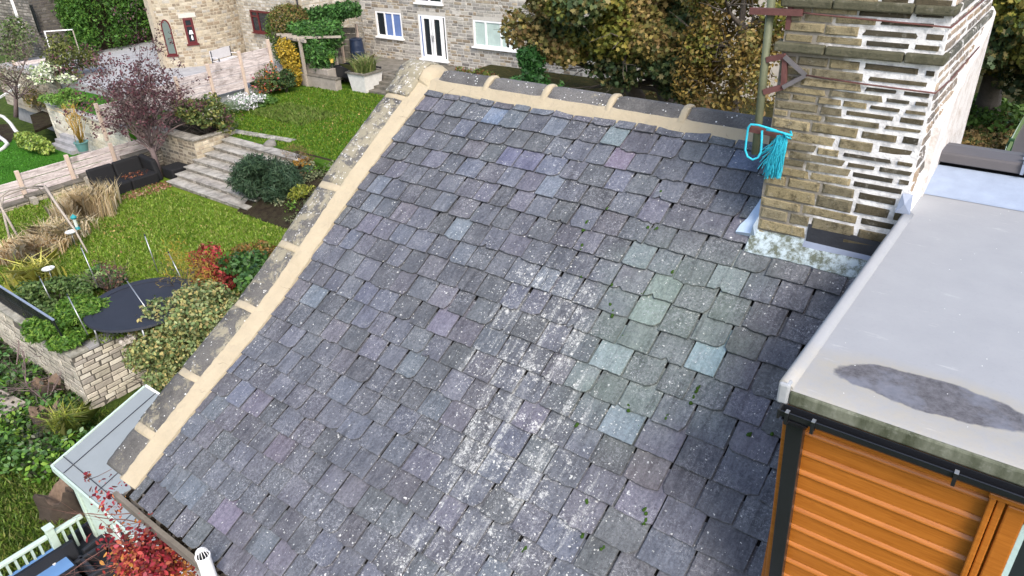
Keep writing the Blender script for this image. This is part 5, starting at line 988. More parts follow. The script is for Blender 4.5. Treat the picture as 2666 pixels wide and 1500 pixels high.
# logs on the wall
for i, (px, py, ln) in enumerate([(318, 893, .26), (330, 886, .30), (342, 884, .24), (352, 878, .34), (346, 872, .24)]):
    q = P(px, py, z=ZL+.11); a = .5+.25*i; m = MB(); m.col = (.46, .42, .37, 1); d_ = Vector((math.cos(a), -math.sin(a)*.3, .15)).normalized()*ln/2; m.tube([q-d_, q-d_*.3+Vector((0, 0, .015)), q+d_], [.05, .062, .055], 8); o = m.build('log', M['log']); tag(o, ['leftmost bleached log of the pile on the garden wall', 'second bleached log from the left in the wall top pile', 'middle grey log of the pile on the garden wall', 'longest log, at the right end of the wall top pile', 'short log tucked behind the right end of the pile'][i], 'log', 'logs piled on the garden wall')
# ------------------------------------------------------------------ upper lawn bed
shrub('rounded camellia like bush with white flowers above the retaining wall', 528, 302, 2.9, (1.15, 1.0, .95), [(.09, .13, .04), (.14, .17, .05), (.06, .10, .03), (.18, .18, .05)], 3600, .12, 'oval', clumps=20, seed=60, k=.36, stems=8)
c = P(528, 288, z=3.75); foliage('white_flowers', clumpy((c.x, c.y, 3.75), (1.05, .85, .6), 12, .5, 61), 90, .13, [(.75, .73, .68), (.7, .6, .55)], 'oval', M['leaf'], bpy.data.objects['shrub.018'] if 'shrub.018' in bpy.data.objects and False else None, 'stuff', 61)
shrub('patch of small white flowers along the fence foot', 640, 265, ZU+.1, (.9, 1.0, .28), [(.70, .70, .70), (.6, .62, .6), (.75, .72, .75), (.16, .24, .14)], 1500, .09, clumps=12, seed=62, name='white_flower_patch', cat='flowers')
shrub('silvery green strappy leaves beside the white flowers', 585, 285, ZU+.1, (.6, .7, .35), [(.16, .22, .12), (.22, .28, .17), (.10, .16, .08)], 900, .16, 'needle', clumps=9, seed=63, name='strap_leaf_plant', cat='plant')
shrub('rose bush with pink and orange blooms before the fence', 695, 212, ZU, (.95, .9, .75), [(.08, .13, .04), (.11, .16, .05), (.05, .09, .03), (.14, .12, .06), (.07, .11, .03), (.1, .15, .04), (.06, .1, .03), (.12, .14, .05), (.42, .13, .03), (.4, .1, .14)], 2200, .11, clumps=14, seed=64, stems=8, name='rose_bush', cat='rose bush')
shrub('dark foliage shrub under the yellow climber', 742, 215, ZU, (.8, .6, .6), [(.03, .06, .02), (.05, .09, .03)], 1400, .11, clumps=10, seed=65)
shrub('fern like green plants at the back corner of the lawn', 680, 262, ZU, (.7, .6, .25), [(.07, .15, .03), (.10, .2, .04)], 700, .12, 'spray', clumps=8, seed=66, name='fern', cat='plant')
# yellow climber, pergola and its evergreen
pg = empty('pergola', P(770, 210, z=ZU), 'weathered timber pergola at the back of the lawn carrying a dense climber', 'pergola'); PY = P(797, 195, z=2.8+.4); PZ = 5.0
p0 = P(785, 105, y=22.6); p1 = P(722, 92, y=23.3); PZ = p0.z
for (px, py, yy) in ((795, 192, 22.6), (740, 130, 23.4), (875, 150, 24.0)):
    q = P(px, py, y=yy); m = MB(); m.bar((q.x, q.y, ZU-.2), (q.x, q.y, PZ-.05), .12); m.build('post', M['bark_pale'], pg)
m = MB(); m.bar(p0+Vector((.4, -.1, 0)), p1+Vector((-.3, 0, 0)), .10, .14); m.build('beam', M['bark_pale'], pg); m = MB(); m.bar(p0+Vector((-.2, -.1, .03)), P(880, 80, y=24.4), .1, .14); m.build('beam', M['bark_pale'], pg)
for k in range(5): a = p1.lerp(p0, k/4.5); m = MB(); m.bar(a+Vector((-.1, -.25, .12)), a+Vector((1.9, 1.0, .12)), .06, .10); m.build('rafter', M['bark_pale'], pg)
def climber(label, cl, n, size, pal, shape, name, seed):
    root = empty(name, cl[0][0]-Vector((0, 0, cl[0][1][2])), label, 'climber'); mb = MB(); q = random.Random(seed); 
    for i in range(3): branchy(mb, cl[0][0]-Vector((.1*i, 0, cl[0][1][2])), (0, 0, 1), cl[0][1][2]*1.6, .03, 2, q)
    mb.build('stems', M['bark'], root); foliage('foliage', cl, n, size, pal, shape, M['leaf'], root, None, seed, shell=.6); return root
climber('yellow leaved climber covering the left pergola post', [(P(757, 160, y=22.4), (.55, .4, .85), 1), (P(768, 200, y=22.3), (.35, .3, .45), .5), (P(742, 130, y=22.5), (.5, .4, .55), .7)], 4200, .10, [(.42, .29, .03), (.5, .36, .05), (.34, .22, .02), (.25, .2, .03)], 'oval', 'yellow_climber', 70)
climber('thick bright green evergreen climber over the pergola', [(P(830, 130, y=23.3), (.9, .7, .95), 1.3), (P(800, 80, y=23.4), (.8, .6, .45), .8), (P(850, 75, y=23.8), (.9, .7, .45), .9), (P(770, 70, y=23.6), (.6, .5, .3), .5), (P(868, 95, y=24.0), (.6, .5, .6), .5)], 6500, .17, [(.05, .14, .03), (.07, .18, .035), (.10, .22, .05), (.035, .09, .025)], 'spray', 'green_climber', 71)
q = P(750, 105, z=3.2); root = empty('topiary_bush', (q.x-.5, 24.0, 3.2), 'clipped dome topiary turning brown on one side behind the fence', 'topiary'); c = P(750, 62, y=24.0); mb = MB(); mb.tube([(c.x, 24, 3.2), (c.x, 24, c.z)], .1, 6); mb.build('stems', M['bark'], root)
foliage('foliage', [(c+Vector((0, 0, -.3)), (1.12, 1.1, 1.15), 1, [(.07, .13, .02), (.10, .16, .025), (.05, .09, .015)]), (c+Vector((.35, -.15, .12)), (.9, .95, .85), .6, [(.20, .13, .05), (.16, .12, .04), (.12, .13, .03)]), (c+Vector((0, 0, -1.3)), (.95, .95, .8), .6, [(.07, .13, .02), (.05, .09, .015)])], 14000, .085, [(.08, .13, .02)], 'oval', M['leaf'], root, None, 72, shell=.15)
fh = [(P(px, py, y=24.9), (.55, .4, .4), 1) for px, py in ((800, 45), (830, 38), (860, 34), (890, 28), (915, 24), (815, 52), (875, 40))]
climber('laurel hedge strip along the top of the side fence between the houses', fh, 4200, .15, [(.05, .13, .03), (.07, .17, .04), (.03, .08, .02)], 'oval', 'laurel_hedge', 73)
q0, q1 = P(830, 60, y=24.7), P(925, 38, y=25.6); sfn = empty('timber_fence', (q0.x, q0.y, 3.2), 'grey weathered board fence under the laurel beside the white windowed house', 'fence')
for k in range(6):
    z_ = 3.35+.3*k; m = MB(); m.hexa([(q0.x-.3, q0.y, z_), (q1.x+.0, q1.y, z_), (q1.x+.0, q1.y+.04, z_), (q0.x-.3, q0.y+.04, z_)], [(q0.x-.3, q0.y, z_+.28), (q1.x+.0, q1.y, z_+.28), (q1.x+.0, q1.y+.04, z_+.28), (q0.x-.3, q0.y+.04, z_+.28)]); m.build('panel', M['pave_d'], sfn)
for t in (0, .55, 1): a = q0.lerp(q1, t); m = MB(); m.box(a.x-.06, a.x+.06, a.y-.09, a.y-.003, 3.0, 5.3); m.build('post', M['post'], sfn)
# ------------------------------------------------------------------ terrace by the white-windowed house
tb = empty('raised_patio', P(830, 215, z=ZU), 'stained rendered block of raised patio with a stepped parapet', 'patio wall')
a, c_ = P(788, 222, z=ZU), P(885, 235, z=ZU)
m = MB(); m.box(a.x-.1, c_.x+.05, a.y, a.y+.35, ZU-.2, 3.32); m.box(a.x-.1, a.x+.25, a.y+.351, 26.5, ZU-.2, 3.75); m.build('wall', M['concrete'], tb, bevel=.02)
m = MB(); m.box(a.x-.15, a.x+1.6, a.y+.36, a.y+1.3, 3.0, 3.62); m.build('parapet', M['concrete'], tb, bevel=.02)
m = MB(); m.col = (.6, .55, .5, 1); m.box(a.x+.26, c_.x+.1, a.y-.02, a.y+.34, 3.322, 3.38); m.build('coping_slab', M['pave_d'], tb, bevel=.01)
st2 = empty('terrace_steps', P(990, 250, z=ZU), 'dark weathered stone steps from lawn to house beside the white planter', 'steps')
s0 = P(965, 243, z=ZU)
for k in range(5):
    m = MB(); m.col = (.5, .48, .42, 1); y0 = s0.y+.34*k; m.box(s0.x-.15, s0.x+2.3, y0, y0+(.36 if k < 4 else 3.0), ZU+.005+.13*k-.12, ZU+.13*(k+1)); m.build('step', M['pave_d'], st2, bevel=.012)
pl_ = empty('square_planter', P(935, 240, z=ZU), 'square white planter box with tufted grass', 'planter')
q = [P(908, 236, z=ZU), P(955, 246, z=ZU)]; pc = Vector(((q[0].x+q[1].x)/2+.05, (q[0].y+q[1].y)/2+.55, ZU)); w = .58
m = MB()
for sx, sy, lx, ly in ((0, -1, w, .06), (0, 1, w, .06), (-1, 0, .06, w-.06), (1, 0, .06, w-.06)): m.hexa([(pc.x+sx*(w-.14)+i*lx*.8, pc.y+sy*(w-.14)+j*ly*.8, ZU) for i, j in ((-1, -1), (1, -1), (1, 1), (-1, 1))], [(pc.x+sx*(w-.06)+i*lx, pc.y+sy*(w-.06)+j*ly, ZU+.85) for i, j in ((-1, -1), (1, -1), (1, 1), (-1, 1))])
m.build('box', M['white_conc'], pl_); m = MB(); m.box(pc.x-w+.05, pc.x+w-.05, pc.y-w+.05, pc.y+w-.05, ZU+.7, ZU+.80); m.build('soil', M['soil'], pl_)
m = MB()
for sx, sy in ((0, -1), (0, 1), (-1, 0), (1, 0)): m.box(pc.x+(sx*w if sx else -w-.06)-.07*abs(sx), pc.x+(sx*w if sx else w+.06)+.07*abs(sx), pc.y+(sy*w if sy else -w+.07)-.07*abs(sy), pc.y+(sy*w if sy else w-.07)+.07*abs(sy), ZU+.852, ZU+.91)
m.build('rim', M['pave_d'], pl_); g = np.random.default_rng(3); n = 420; blades('grass_tuft', np.column_stack([pc.x+g.uniform(-.4, .4, n), pc.y+g.uniform(-.4, .4, n), np.full(n, ZU+.8)]), .75, .035, [(.16, .22, .06), (.22, .27, .09), (.32, .30, .14), (.10, .16, .04)], .9, pl_, None, None, 5, .4)
q = P(935, 168, z=ZH); wb = empty('water_butt', q, 'tall navy blue plastic water butt against the house corner', 'water butt'); m = MB(); m.lathe(q, [(.30, 0), (.31, .06), (.34, .3), (.345, .33), (.335, .36), (.36, .62), (.365, .66), (.35, .7), (.34, .95), (.32, 1.12), (.31, 1.2)], 22); m.build('body', M['butt'], wb); m = MB(); m.lathe(q+Vector((0, 0, 1.2)), [(.33, 0), (.33, .05), (.25, .08), (0, .09)], 22); m.build('lid', M['butt'], wb)
q = P(925, 178, z=ZH+.2); tg = empty('water_trough', (q.x, q.y, ZH-.2), 'low black trough on the terrace between butt and planter', 'trough'); m = MB()
for (x0, x1, y0, y1) in ((-1.0, 1.3, -.5, -.42), (-1.0, 1.3, .42, .5), (-1.0, -.92, -.419, .419), (1.22, 1.3, -.419, .419)): m.box(q.x+x0, q.x+x1, q.y+y0, q.y+y1, ZH-.2, ZH+.32)
m.build('sides', M['black'], tg, bevel=.02); m = MB(); m.box(q.x-.9, q.x+1.2, q.y-.41, q.y+.41, ZH-.2, ZH+.1); m.build('water', M['glass'], tg)
q = P(863, 155, y=23.2); yp = empty('hanging_pot', q, 'small yellow pot on the end of the patio parapet', 'pot'); m = MB(); m.lathe(q-Vector((0, 0, .15)), [(.07, 0), (.11, .2), (.12, .2), (.10, .19), (0, .17)], 10); m.build('pot', plain('yellow_pot', (.6, .45, .10), .5), yp); foliage('foliage', [(q+Vector((0, 0, .12)), (.15, .15, .1), 1)], 60, .08, FR, 'oval', M['leaf'], yp, None, 4)
# ------------------------------------------------------------------ neighbour's side
bn = P(590, 155, z=3.2); bench = empty('garden_bench', bn, 'pale grey slatted bench against the rounded bay', 'bench'); BQ = [P(566, 146, z=3.95), P(628, 128, z=3.95)]; BQ = [Vector((q_.x, q_.y, 3.2)) for q_ in BQ]; d_ = (BQ[1]-BQ[0]); d_.z = 0; Lb = 1.5; d_.normalize(); nrm = Vector((d_.y, -d_.x, 0)); o0 = BQ[0]+Vector((0, 0, 0))
gw = plain('grey_painted_bench', (.55, .54, .55), .6, .15, 8)
for k in range(4): m = MB(); a = o0-nrm*(.12*k)+Vector((0, 0, .44)); m.bar(a, a+d_*Lb, .09, .03); m.build('seat_slat', gw, bench)
m = MB(); a = o0-nrm*.48+Vector((0, 0, .72)); m.obox(a+d_*Lb/2, d_*Lb/2, nrm*.02, (0, 0, .24)); m.build('backrest', gw, bench)
for t in (.05, Lb-.05):
    for s_, h_ in ((0, .62), (-.46, .95)): m = MB(); a = o0+d_*t+nrm*s_; m.bar(a, a+Vector((0, 0, h_)), .05); m.build('leg', M['lead_dark'], bench)
    m = MB(); a = o0+d_*t+Vector((0, 0, .63)); m.bar(a, a-nrm*.46, .05, .04); m.build('armrest', gw, bench)
nw = empty('neighbour_retaining_wall', P(190, 330, z=1.2), 'cream rendered low wall holding the neighbour lawn beside dark steps', 'wall')
a, c_ = P(117, 268, z=2.85), P(150, 285, z=2.85); e_ = Vector((-30.75, c_.y-.02, 2.85))
for i, (p_, q_) in enumerate(((a, c_), (c_, e_))):
    m = MB(); d_ = (q_-p_).normalized(); s_ = Vector((-d_.y, d_.x, 0))*.3; m.hexa([(p_.x, p_.y, .9), (q_.x, q_.y, .9), (q_.x+s_.x, q_.y+s_.y, .9), (p_.x+s_.x, p_.y+s_.y, .9)], [(p_.x, p_.y, 2.84), (q_.x, q_.y, 2.84), (q_.x+s_.x, q_.y+s_.y, 2.84), (p_.x+s_.x, p_.y+s_.y, 2.84)]); wc = m.build('wall_core', M['joint'], nw); L_ = (q_-p_).length
    stones(wc, (p_.x, p_.y, 1.15), d_, L_, 1.68, .2, .45, [(.58, .53, .42), (.5, .45, .36), (.64, .6, .5)], M['stone_o'], .05, .014, [], 40, seed=80+i)
    m = MB(); m.hexa([(p_.x-s_.x*.2, p_.y-s_.y*.2, 2.855), (q_.x-s_.x*.2, q_.y-s_.y*.2, 2.855), (q_.x+s_.x*1.1, q_.y+s_.y*1.1, 2.855), (p_.x+s_.x*1.1, p_.y+s_.y*1.1, 2.855)], [(p_.x-s_.x*.2, p_.y-s_.y*.2, 2.93), (q_.x-s_.x*.2, q_.y-s_.y*.2, 2.93), (q_.x+s_.x*1.1, q_.y+s_.y*1.1, 2.93), (p_.x+s_.x*1.1, p_.y+s_.y*1.1, 2.93)]); m.build('coping_slab', M['pave'], nw)
pw_ = empty('patio_retaining_wall', (-45, 16.1, 1.2), 'long grey stone retaining wall under the neighbour patio, behind the cream shrub', 'wall')
m = MB(); m.box(-49, -41.5, 15.9, 16.1, 1.0, 3.15); wc = m.build('wall_core', M['joint_mid'], pw_); stones(wc, (-49, 15.9, 1.15), (1, 0, 0), 7.5, 2.0, .2, .42, [(.40, .36, .28), (.34, .31, .25), (.46, .42, .34), (.28, .25, .2)], M['stone_o'], .06, .018, [], 120, seed=87)
for k in range(9): m = MB(); m.col = (.6, .57, .5, 1); a_ = -49+.84*k; m.box(a_+.004, a_+.836, 15.82, 16.2, 3.155, 3.23); m.build('coping_slab', M['pave'], pw_, bevel=.01)
ns = empty('neighbour_steps', P(165, 395, z=1.2), 'grey flagged steps beside the clipped yellow green hedge', 'steps'); s0 = P(122, 382, z=1.2)
for k in range(4):
    m = MB(); m.col = (.7, .68, .7, 1); q = P(135+12*k, 385-14*k, z=1.2+.2*k); m.box(q.x-.1, q.x+2.0, q.y, q.y+.7, 1.0, 1.2+.18*(k+1)); m.build('step', M['patio'], ns, bevel=.01)
shrub('low clipped yellow green laurel hedge beside grey steps', 90, 375, 1.2, (1.55, .5, .42), [(.16, .24, .04), (.22, .3, .06), (.10, .17, .03), (.28, .33, .08)], 3400, .13, clumps=22, seed=90, name='clipped_hedge', cat='hedge', k=.34, mat=M['leaf_s'])
q = P(218, 392, z=1.6); pt = empty('potted_bamboo', q, 'golden stemmed bamboo in a blue green pot', 'potted plant'); m = MB(); m.lathe(q, [(.2, 0), (.27, .36), (.30, .36), (.30, .40), (.25, .38), (0, .36)], 16); m.build('pot', plain('blue_green_glazed_pot', (.10, .22, .22), .4, .2), pt)
mb = MB(); qq = random.Random(4)
for i in range(26): a = q+Vector((qq.gauss(0, .08), qq.gauss(0, .08), .35)); mb.tube([a, a+Vector((qq.gauss(0, .2), qq.gauss(0, .2), 1.0)), a+Vector((qq.gauss(0, .4), qq.gauss(0, .4), 1.7))], [.014, .01, .004], 4)
mb.build('canes', plain('golden_cane', (.45, .27, .05), .5, .2), pt); foliage('foliage', [(q+Vector((0, 0, 1.5)), (.4, .4, .7), 1)], 420, .12, [(.34, .28, .07), (.28, .26, .08), (.2, .2, .06)], 'needle', M['leaf'], pt, None, 8, shell=1)
shrub('cream flowering shrub in a tub by the neighbour patio', 130, 195, 3.2, (1.1, .8, .55), [(.62, .64, .5), (.5, .55, .35), (.2, .3, .1), (.7, .7, .6)], 1500, .14, clumps=12, seed=91)
shrub('broad green shrub in front of the great hedge', 180, 158, 3.2, (1.4, 1.1, 1.05), [(.10, .12, .03), (.14, .15, .04), (.07, .09, .02)], 2600, .14, clumps=16, seed=92)
shrub('feathery lime green shrub on the neighbour lawn edge', 170, 262, 2.85, (.9, .7, .45), [(.12, .24, .04), (.16, .28, .05), (.09, .17, .03)], 1500, .15, 'spray', clumps=10, seed=93)
shrub('small ochre bush at the foot of the neighbour wall', 95, 262, 1.4, (.8, .7, .7), [(.22, .19, .06), (.16, .17, .05), (.28, .21, .08)], 1000, .12, clumps=9, seed=94)
shrub('twiggy green shrub against the old house wall', 50, 110, 3.2, (1.6, 1.0, 1.4), [(.12, .18, .06), (.16, .15, .1), (.09, .13, .04)], 1500, .15, clumps=12, seed=95, stems=9, stemcol=M['twig'])
def bare_tree(name, label, base, top, r, nb, seed, leafn, pal, size, L=1.6):
    root = empty(name, base, label, 'tree'); q = random.Random(seed); mb = MB(); b0 = Vector(base); c = Vector(top); mb.tube([b0-Vector((0, 0, .1)), b0.lerp(c, .3), b0.lerp(c, .55)], [.13, .10, .07], 8); tips = []
    for i in range(nb): f = q.uniform(.22, .62); a = q.uniform(0, 6.28); tips += branchy(mb, b0.lerp(c, f), (math.cos(a)*.9, math.sin(a)*.9, q.uniform(.3, 1.3)), L*r*q.uniform(.6, 1), .045, 3, q, .55, -.03, (2, 4), 4)
    mb.build('trunk', M['twig'], root); g = np.random.default_rng(seed); tp = np.array([list(t) for t in tips]); 
    cl = [(Vector(t), (.18, .18, .16), 1) for t in tips]
    foliage('crown', cl, leafn, size, pal, 'oval', M['leaf'], root, None, seed, shell=1); return root
tb_ = P(418, 462, z=ZL); tt = P(345, 215, y=tb_.y+.6)
bare_tree('purple_leaf_tree', 'half bare purple leaved ornamental tree behind the black sofa', tb_, tt+Vector((0, 0, .2)), 2.1, 24, 7, 9000, [(.09, .035, .045), (.13, .05, .06), (.07, .03, .035), (.16, .09, .09), (.11, .08, .07)], .085, 1.05)
q = P(40, 300, z=1.3); bare_tree('bare_shrub_tree', 'bare grey twiggy tree at the left edge by the ladder', q, P(45, 160, y=q.y+.8), 1.9, 10, 8, 700, [(.14, .10, .08), (.12, .14, .06), (.2, .15, .12)], .09, 1.0)
# ladder, white edging, soil beds at the left edge
ld = empty('ladder', P(40, 270, z=1.3), 'aluminium ladder lying across the slope at the left edge', 'ladder'); r0, r1 = P(-20, 268, z=1.7), P(85, 205, z=2.6); off_ = Vector((.12, -.35, .0))
for j in (0, 1): m = MB(); m.bar(r0+off_*j, r1+off_*j, .05, .03); m.build('rail', M['white'], ld)
for k in range(12): a = r0.lerp(r1, (k+.5)/12); m = MB(); m.bar(a, a+off_, .03); m.build('rung', M['white'], ld)
m = MB(); pp_ = [P(x, y, z=1.24) for x, y in ((-12, 298), (10, 305), (28, 322), (40, 340), (52, 352))]; m.tube(pp_, .09, 6); o = m.build('white_edging', M['white_conc']); tag(o, 'white painted edging of the dark bed at the left edge', 'edging')
m = MB(); pp_ = [P(x, y, z=1.24) for x, y in ((-14, 398), (8, 388), (20, 376), (14, 368), (-10, 350))]; m.tube(pp_, .09, 6); o = m.build('white_edging', M['white_conc']); tag(o, 'lower curl of white edging beside the yellow green hedge', 'edging')
o = ground('dark_bed', [tuple(P(x, y, z=1.23))[:2] for x, y in ((-20, 325), (20, 322), (40, 345), (28, 370), (-20, 365))], 1.1, 1.225, M['soil']); o = ground('bark_bed', [tuple(P(x, y, z=1.23))[:2] for x, y in ((78, 300), (120, 285), (140, 320), (90, 340))], 1.1, 1.226, M['soil'])
nf = empty('neighbour_low_wall', P(60, 270, z=1.2), 'tan stone low wall behind the ladder', 'wall'); a, c_ = P(5, 292, z=1.2), P(110, 285, z=1.2); m = MB(); m.box(a.x, c_.x, a.y+1.2, a.y+1.5, 1, 2.2); wc = m.build('wall_core', M['joint_mid'], nf); stones(wc, (a.x, a.y+1.2, 1.2), (1, 0, 0), c_.x-a.x, 1.0, .2, .4, [(.36, .30, .19), (.3, .25, .16), (.4, .35, .25)], M['stone_o'], .05, .02, [], 60, seed=85)
X3 = P(105, 175, z=3.2).x; pnl = empty('concrete_panel_fence', P(100, 180, z=2.6), 'short pale concrete fence panel behind the cream shrub', 'fence', 'concrete panel fences along the garden boundary')
a, c_ = P(52, 205, z=2.5), P(165, 170, z=2.9)
for k in range(3): m = MB(); m.hexa([(a.x, a.y, 2.5+.3*k), (c_.x, c_.y, 2.5+.3*k), (c_.x, c_.y+.05, 2.5+.3*k), (a.x, a.y+.05, 2.5+.3*k)], [(a.x, a.y, 2.79+.3*k), (c_.x, c_.y, 2.79+.3*k), (c_.x, c_.y+.05, 2.79+.3*k), (a.x, a.y+.05, 2.79+.3*k)]); m.build('panel', M['panel'], pnl)
for t in (0, .8): q = a.lerp(c_, t); m = MB(); m.box(q.x-.06, q.x+.06, q.y-.1, q.y-.003, 2.2, 3.5); m.build('post', M['post'], pnl)
gf = empty('timber_goalpost', P(135, 140, z=3.2), 'thin timber goalpost frame before the old house', 'goalpost'); q = P(138, 150, z=3.2)
m = MB(); m.bar(q, q+Vector((0, 0, 1.45)), .06); m.build('post', M['log'], gf); m = MB(); m.bar(q+Vector((-.05, 0, 1.45)), q+Vector((1.3, 1.0, 1.5)), .05); m.build('crossbar', M['log'], gf); m = MB(); m.bar(q+Vector((1.28, 1.0, 0)), q+Vector((1.28, 1.0, 1.46)), .05); m.build('post', M['bark_pale'], gf)
# ------------------------------------------------------------------ bottom left: undergrowth, stumps, summer house, deck
und = []; gq = random.Random(3)
for i in range(150):
    px, py = gq.uniform(-40, 215), gq.uniform(690, 1215)
    lim = 40+(py-690)*.40
    if px > lim: continue
    c = P(px, py, z=.15); und.append((c, (.5, .5, .35*gq.uniform(.5, 1.3)), 1, gq.choice([FR, GR, [(.03, .035, .02), (.05, .06, .03)], [(.05, .12, .03), (.08, .17, .05), (.11, .2, .07)]])))
foliage('bramble_undergrowth', und, 17000, .12, FR, 'oval', M['leaf_s'], None, 'stuff', 77, shell=.5)
mb = MB(); qq = random.Random(9)
for i in range(26):
    c = P(qq.uniform(20, 200), qq.uniform(850, 1120), z=.3); branchy(mb, c, (qq.uniform(-1, 1), qq.uniform(-1, 1), qq.uniform(.1, .8)), 1.0, .02, 2, qq, .5)
mb.build('dead_branches', M['twig'], None, 'stuff')
def stump(label, px, py, z, r, h, seed):
    c = P(px, py, z=z+h*.6); c.z = z; q = random.Random(seed); root = empty('tree_stump', c, label, 'stump'); rows = []; n = 26; ks = [1+.16*math.sin(k*3*6.28/n+seed)+.12*q.uniform(-1, 1) for k in range(n)]
    for f, s in ((-.1, 1.25), (.1, 1.1), (.4, .97), (.7, .95), (.88, .93), (1.0, .84)): rows.append([c+Vector((r*s*(ks[k]+.05*q.uniform(-1, 1))*math.cos(k*6.2832/n), r*s*(ks[k]+.05*q.uniform(-1, 1))*math.sin(k*6.2832/n), h*(f+(.20*math.sin(k*.7+seed)+.12*q.uniform(-1, 1) if f > .8 else 0)))) for k in range(n)])
    m = MB(); m.smooth = True; m.sweep(rows, None, cap=False); m.build('bark_wall', M['stump'], root)
    m = MB(); m.smooth = True; top = rows[-1]; ce = c+Vector((r*.1, 0, h*.45)); inn = [ce.lerp(Vector(p), .68+.1*q.uniform(-1, 1))+Vector((0, 0, h*.10*q.uniform(-1, 1))) for p in top]; in2 = [ce.lerp(Vector(p), .3)-Vector((0, 0, h*.1*q.random())) for p in top]
    m.add(top+inn+in2+[ce], [(k, (k+1) % n, n+(k+1) % n, n+k) for k in range(n)]+[(n+k, n+(k+1) % n, 2*n+(k+1) % n, 2*n+k) for k in range(n)]+[(2*n+k, 2*n+(k+1) % n, 3*n) for k in range(n)]); m.build('hollow_top', M['stump_top'], root); return root
stump('large hollow rotten stump in the rough grass by the deck railing', 160, 1300, .0, .36, .55, 1); stump('smaller dark stump tucked against the summer house', 215, 1290, 0, .24, .5, 2); stump('mossy dark root stump among brambles below the garden wall', 130, 1010, 0, .36, .5, 3); stump('reddish brown dead stump beside the sedge', 118, 1085, 0, .34, .42, 4)
q = P(0, 1060, z=.4); m = MB(); m.obox(q+Vector((-.3, 0, 0)), (.75, .1, 0), (-.06, .35, 0), (0, 0, .05)); o = m.build('timber_board', M['bark_pale'], bevel=.01); tag(o, 'bleached thick timber board poking in at the left edge', 'board')
# summer house
A = P(140, 1212, z=2.45); Bk = P(378, 1008, x=A.x); SX1 = -9.0
sh = empty('summer_house', (A.x+2, A.y+.9, 0), 'pale green summer house with a grey blue felt roof close to the gable', 'summer house')
dep = Bk.y-A.y; rise = Bk.z-A.z; RF = lambda x, t, h=0: Vector((x, A.y+dep*t, A.z+rise*t+h))
NS = 3; xs_ = [A.x, A.x+.36, A.x+1.35, A.x+2.35, SX1]
for i in range(4):
    m = MB(); e_ = .006*i; m.hexa([RF(xs_[i], 0, -.03+e_), RF(xs_[i+1]+.03, 0, -.03+e_), RF(xs_[i+1]+.03, 1, -.03+e_), RF(xs_[i], 1, -.03+e_)], [RF(xs_[i], 0, e_), RF(xs_[i+1]+.03, 0, e_-.004), RF(xs_[i+1]+.03, 1, e_-.004), RF(xs_[i], 1, e_)]); m.build('roof_sheet', M['shed'], sh)
for i in range(1, 4): m = MB(); m.bar(RF(xs_[i]+.02, 0, .022), RF(xs_[i]+.02, 1, .022), .014, .008); m.build('roof_seam', M['lead_dark'], sh)
m = MB(); m.bar(RF(A.x, .10, .014), RF(SX1, .10, .030), .012, .01); m.build('roof_seam', M['lead_dark'], sh)
for nm, (p_, q_) in {'front_bargeboard': (RF(A.x-.03, -.015), RF(SX1, -.015)), 'side_bargeboard': (RF(A.x-.03, -.01), RF(A.x-.03, 1.01)), 'back_bargeboard': (RF(A.x-.03, 1.015), RF(SX1, 1.015))}.items():
    m = MB(); m.bar(p_+Vector((0, 0, -.05)), q_+Vector((0, 0, -.05)), .035, .13); m.build(nm, M['mint'] if nm != 'back_bargeboard' else M['white'], sh)
zw = A.z-.08; fyw = A.y+.16; bxl = A.x+.16
m = MB(); m.hexa([(bxl, fyw, -.1), (SX1, fyw, -.1), (SX1, A.y+dep-.15, -.1), (bxl, A.y+dep-.15, -.1)], [(bxl, fyw, zw), (SX1, fyw, zw), (SX1, A.y+dep-.15, zw+rise*.85), (bxl, A.y+dep-.15, zw+rise*.85)]); m.build('wall', M['mint'], sh)
for k in range(19):
    z_ = .05+.122*k; m = MB(); m.hexa([(bxl-.01, fyw-.022, z_), (bxl+1.25, fyw-.022, z_), (bxl+1.25, fyw-.001, z_), (bxl-.01, fyw-.001, z_)], [(bxl-.01, fyw-.010, z_+.118), (bxl+1.25, fyw-.010, z_+.118), (bxl+1.25, fyw-.001, z_+.118), (bxl-.01, fyw-.001, z_+.118)]); m.build('cladding_board', M['mint'], sh)
m = MB(); m.box(bxl-.05, bxl+.05, fyw-.06, fyw-.023, 0, zw); m.build('corner_post', M['mint'], sh)
for i in range(3):
    x0 = bxl+1.3+.78*i; m = MB(); m.box(x0, x0+.07, fyw-.05, fyw-.002, .1, zw); m.box(x0+.69, x0+.76, fyw-.05, fyw-.002, .1, zw); m.box(x0+.071, x0+.689, fyw-.049, fyw-.003, zw-.09, zw); m.box(x0+.071, x0+.689, fyw-.049, fyw-.003, .1, .5); m.box(x0+.071, x0+.689, fyw-.048, fyw-.004, 1.2, 1.26)
    d_ = m.build('glazed_door', M['white'], sh); m = MB(); m.box(x0+.07, x0+.69, fyw-.03, fyw-.02, .5, zw-.09); m.build('pane', M['glass'], d_); m = MB(); m.box(x0+.63, x0+.66, fyw-.09, fyw-.051, 1.0, 1.18); m.build('handle', M['black'], d_)
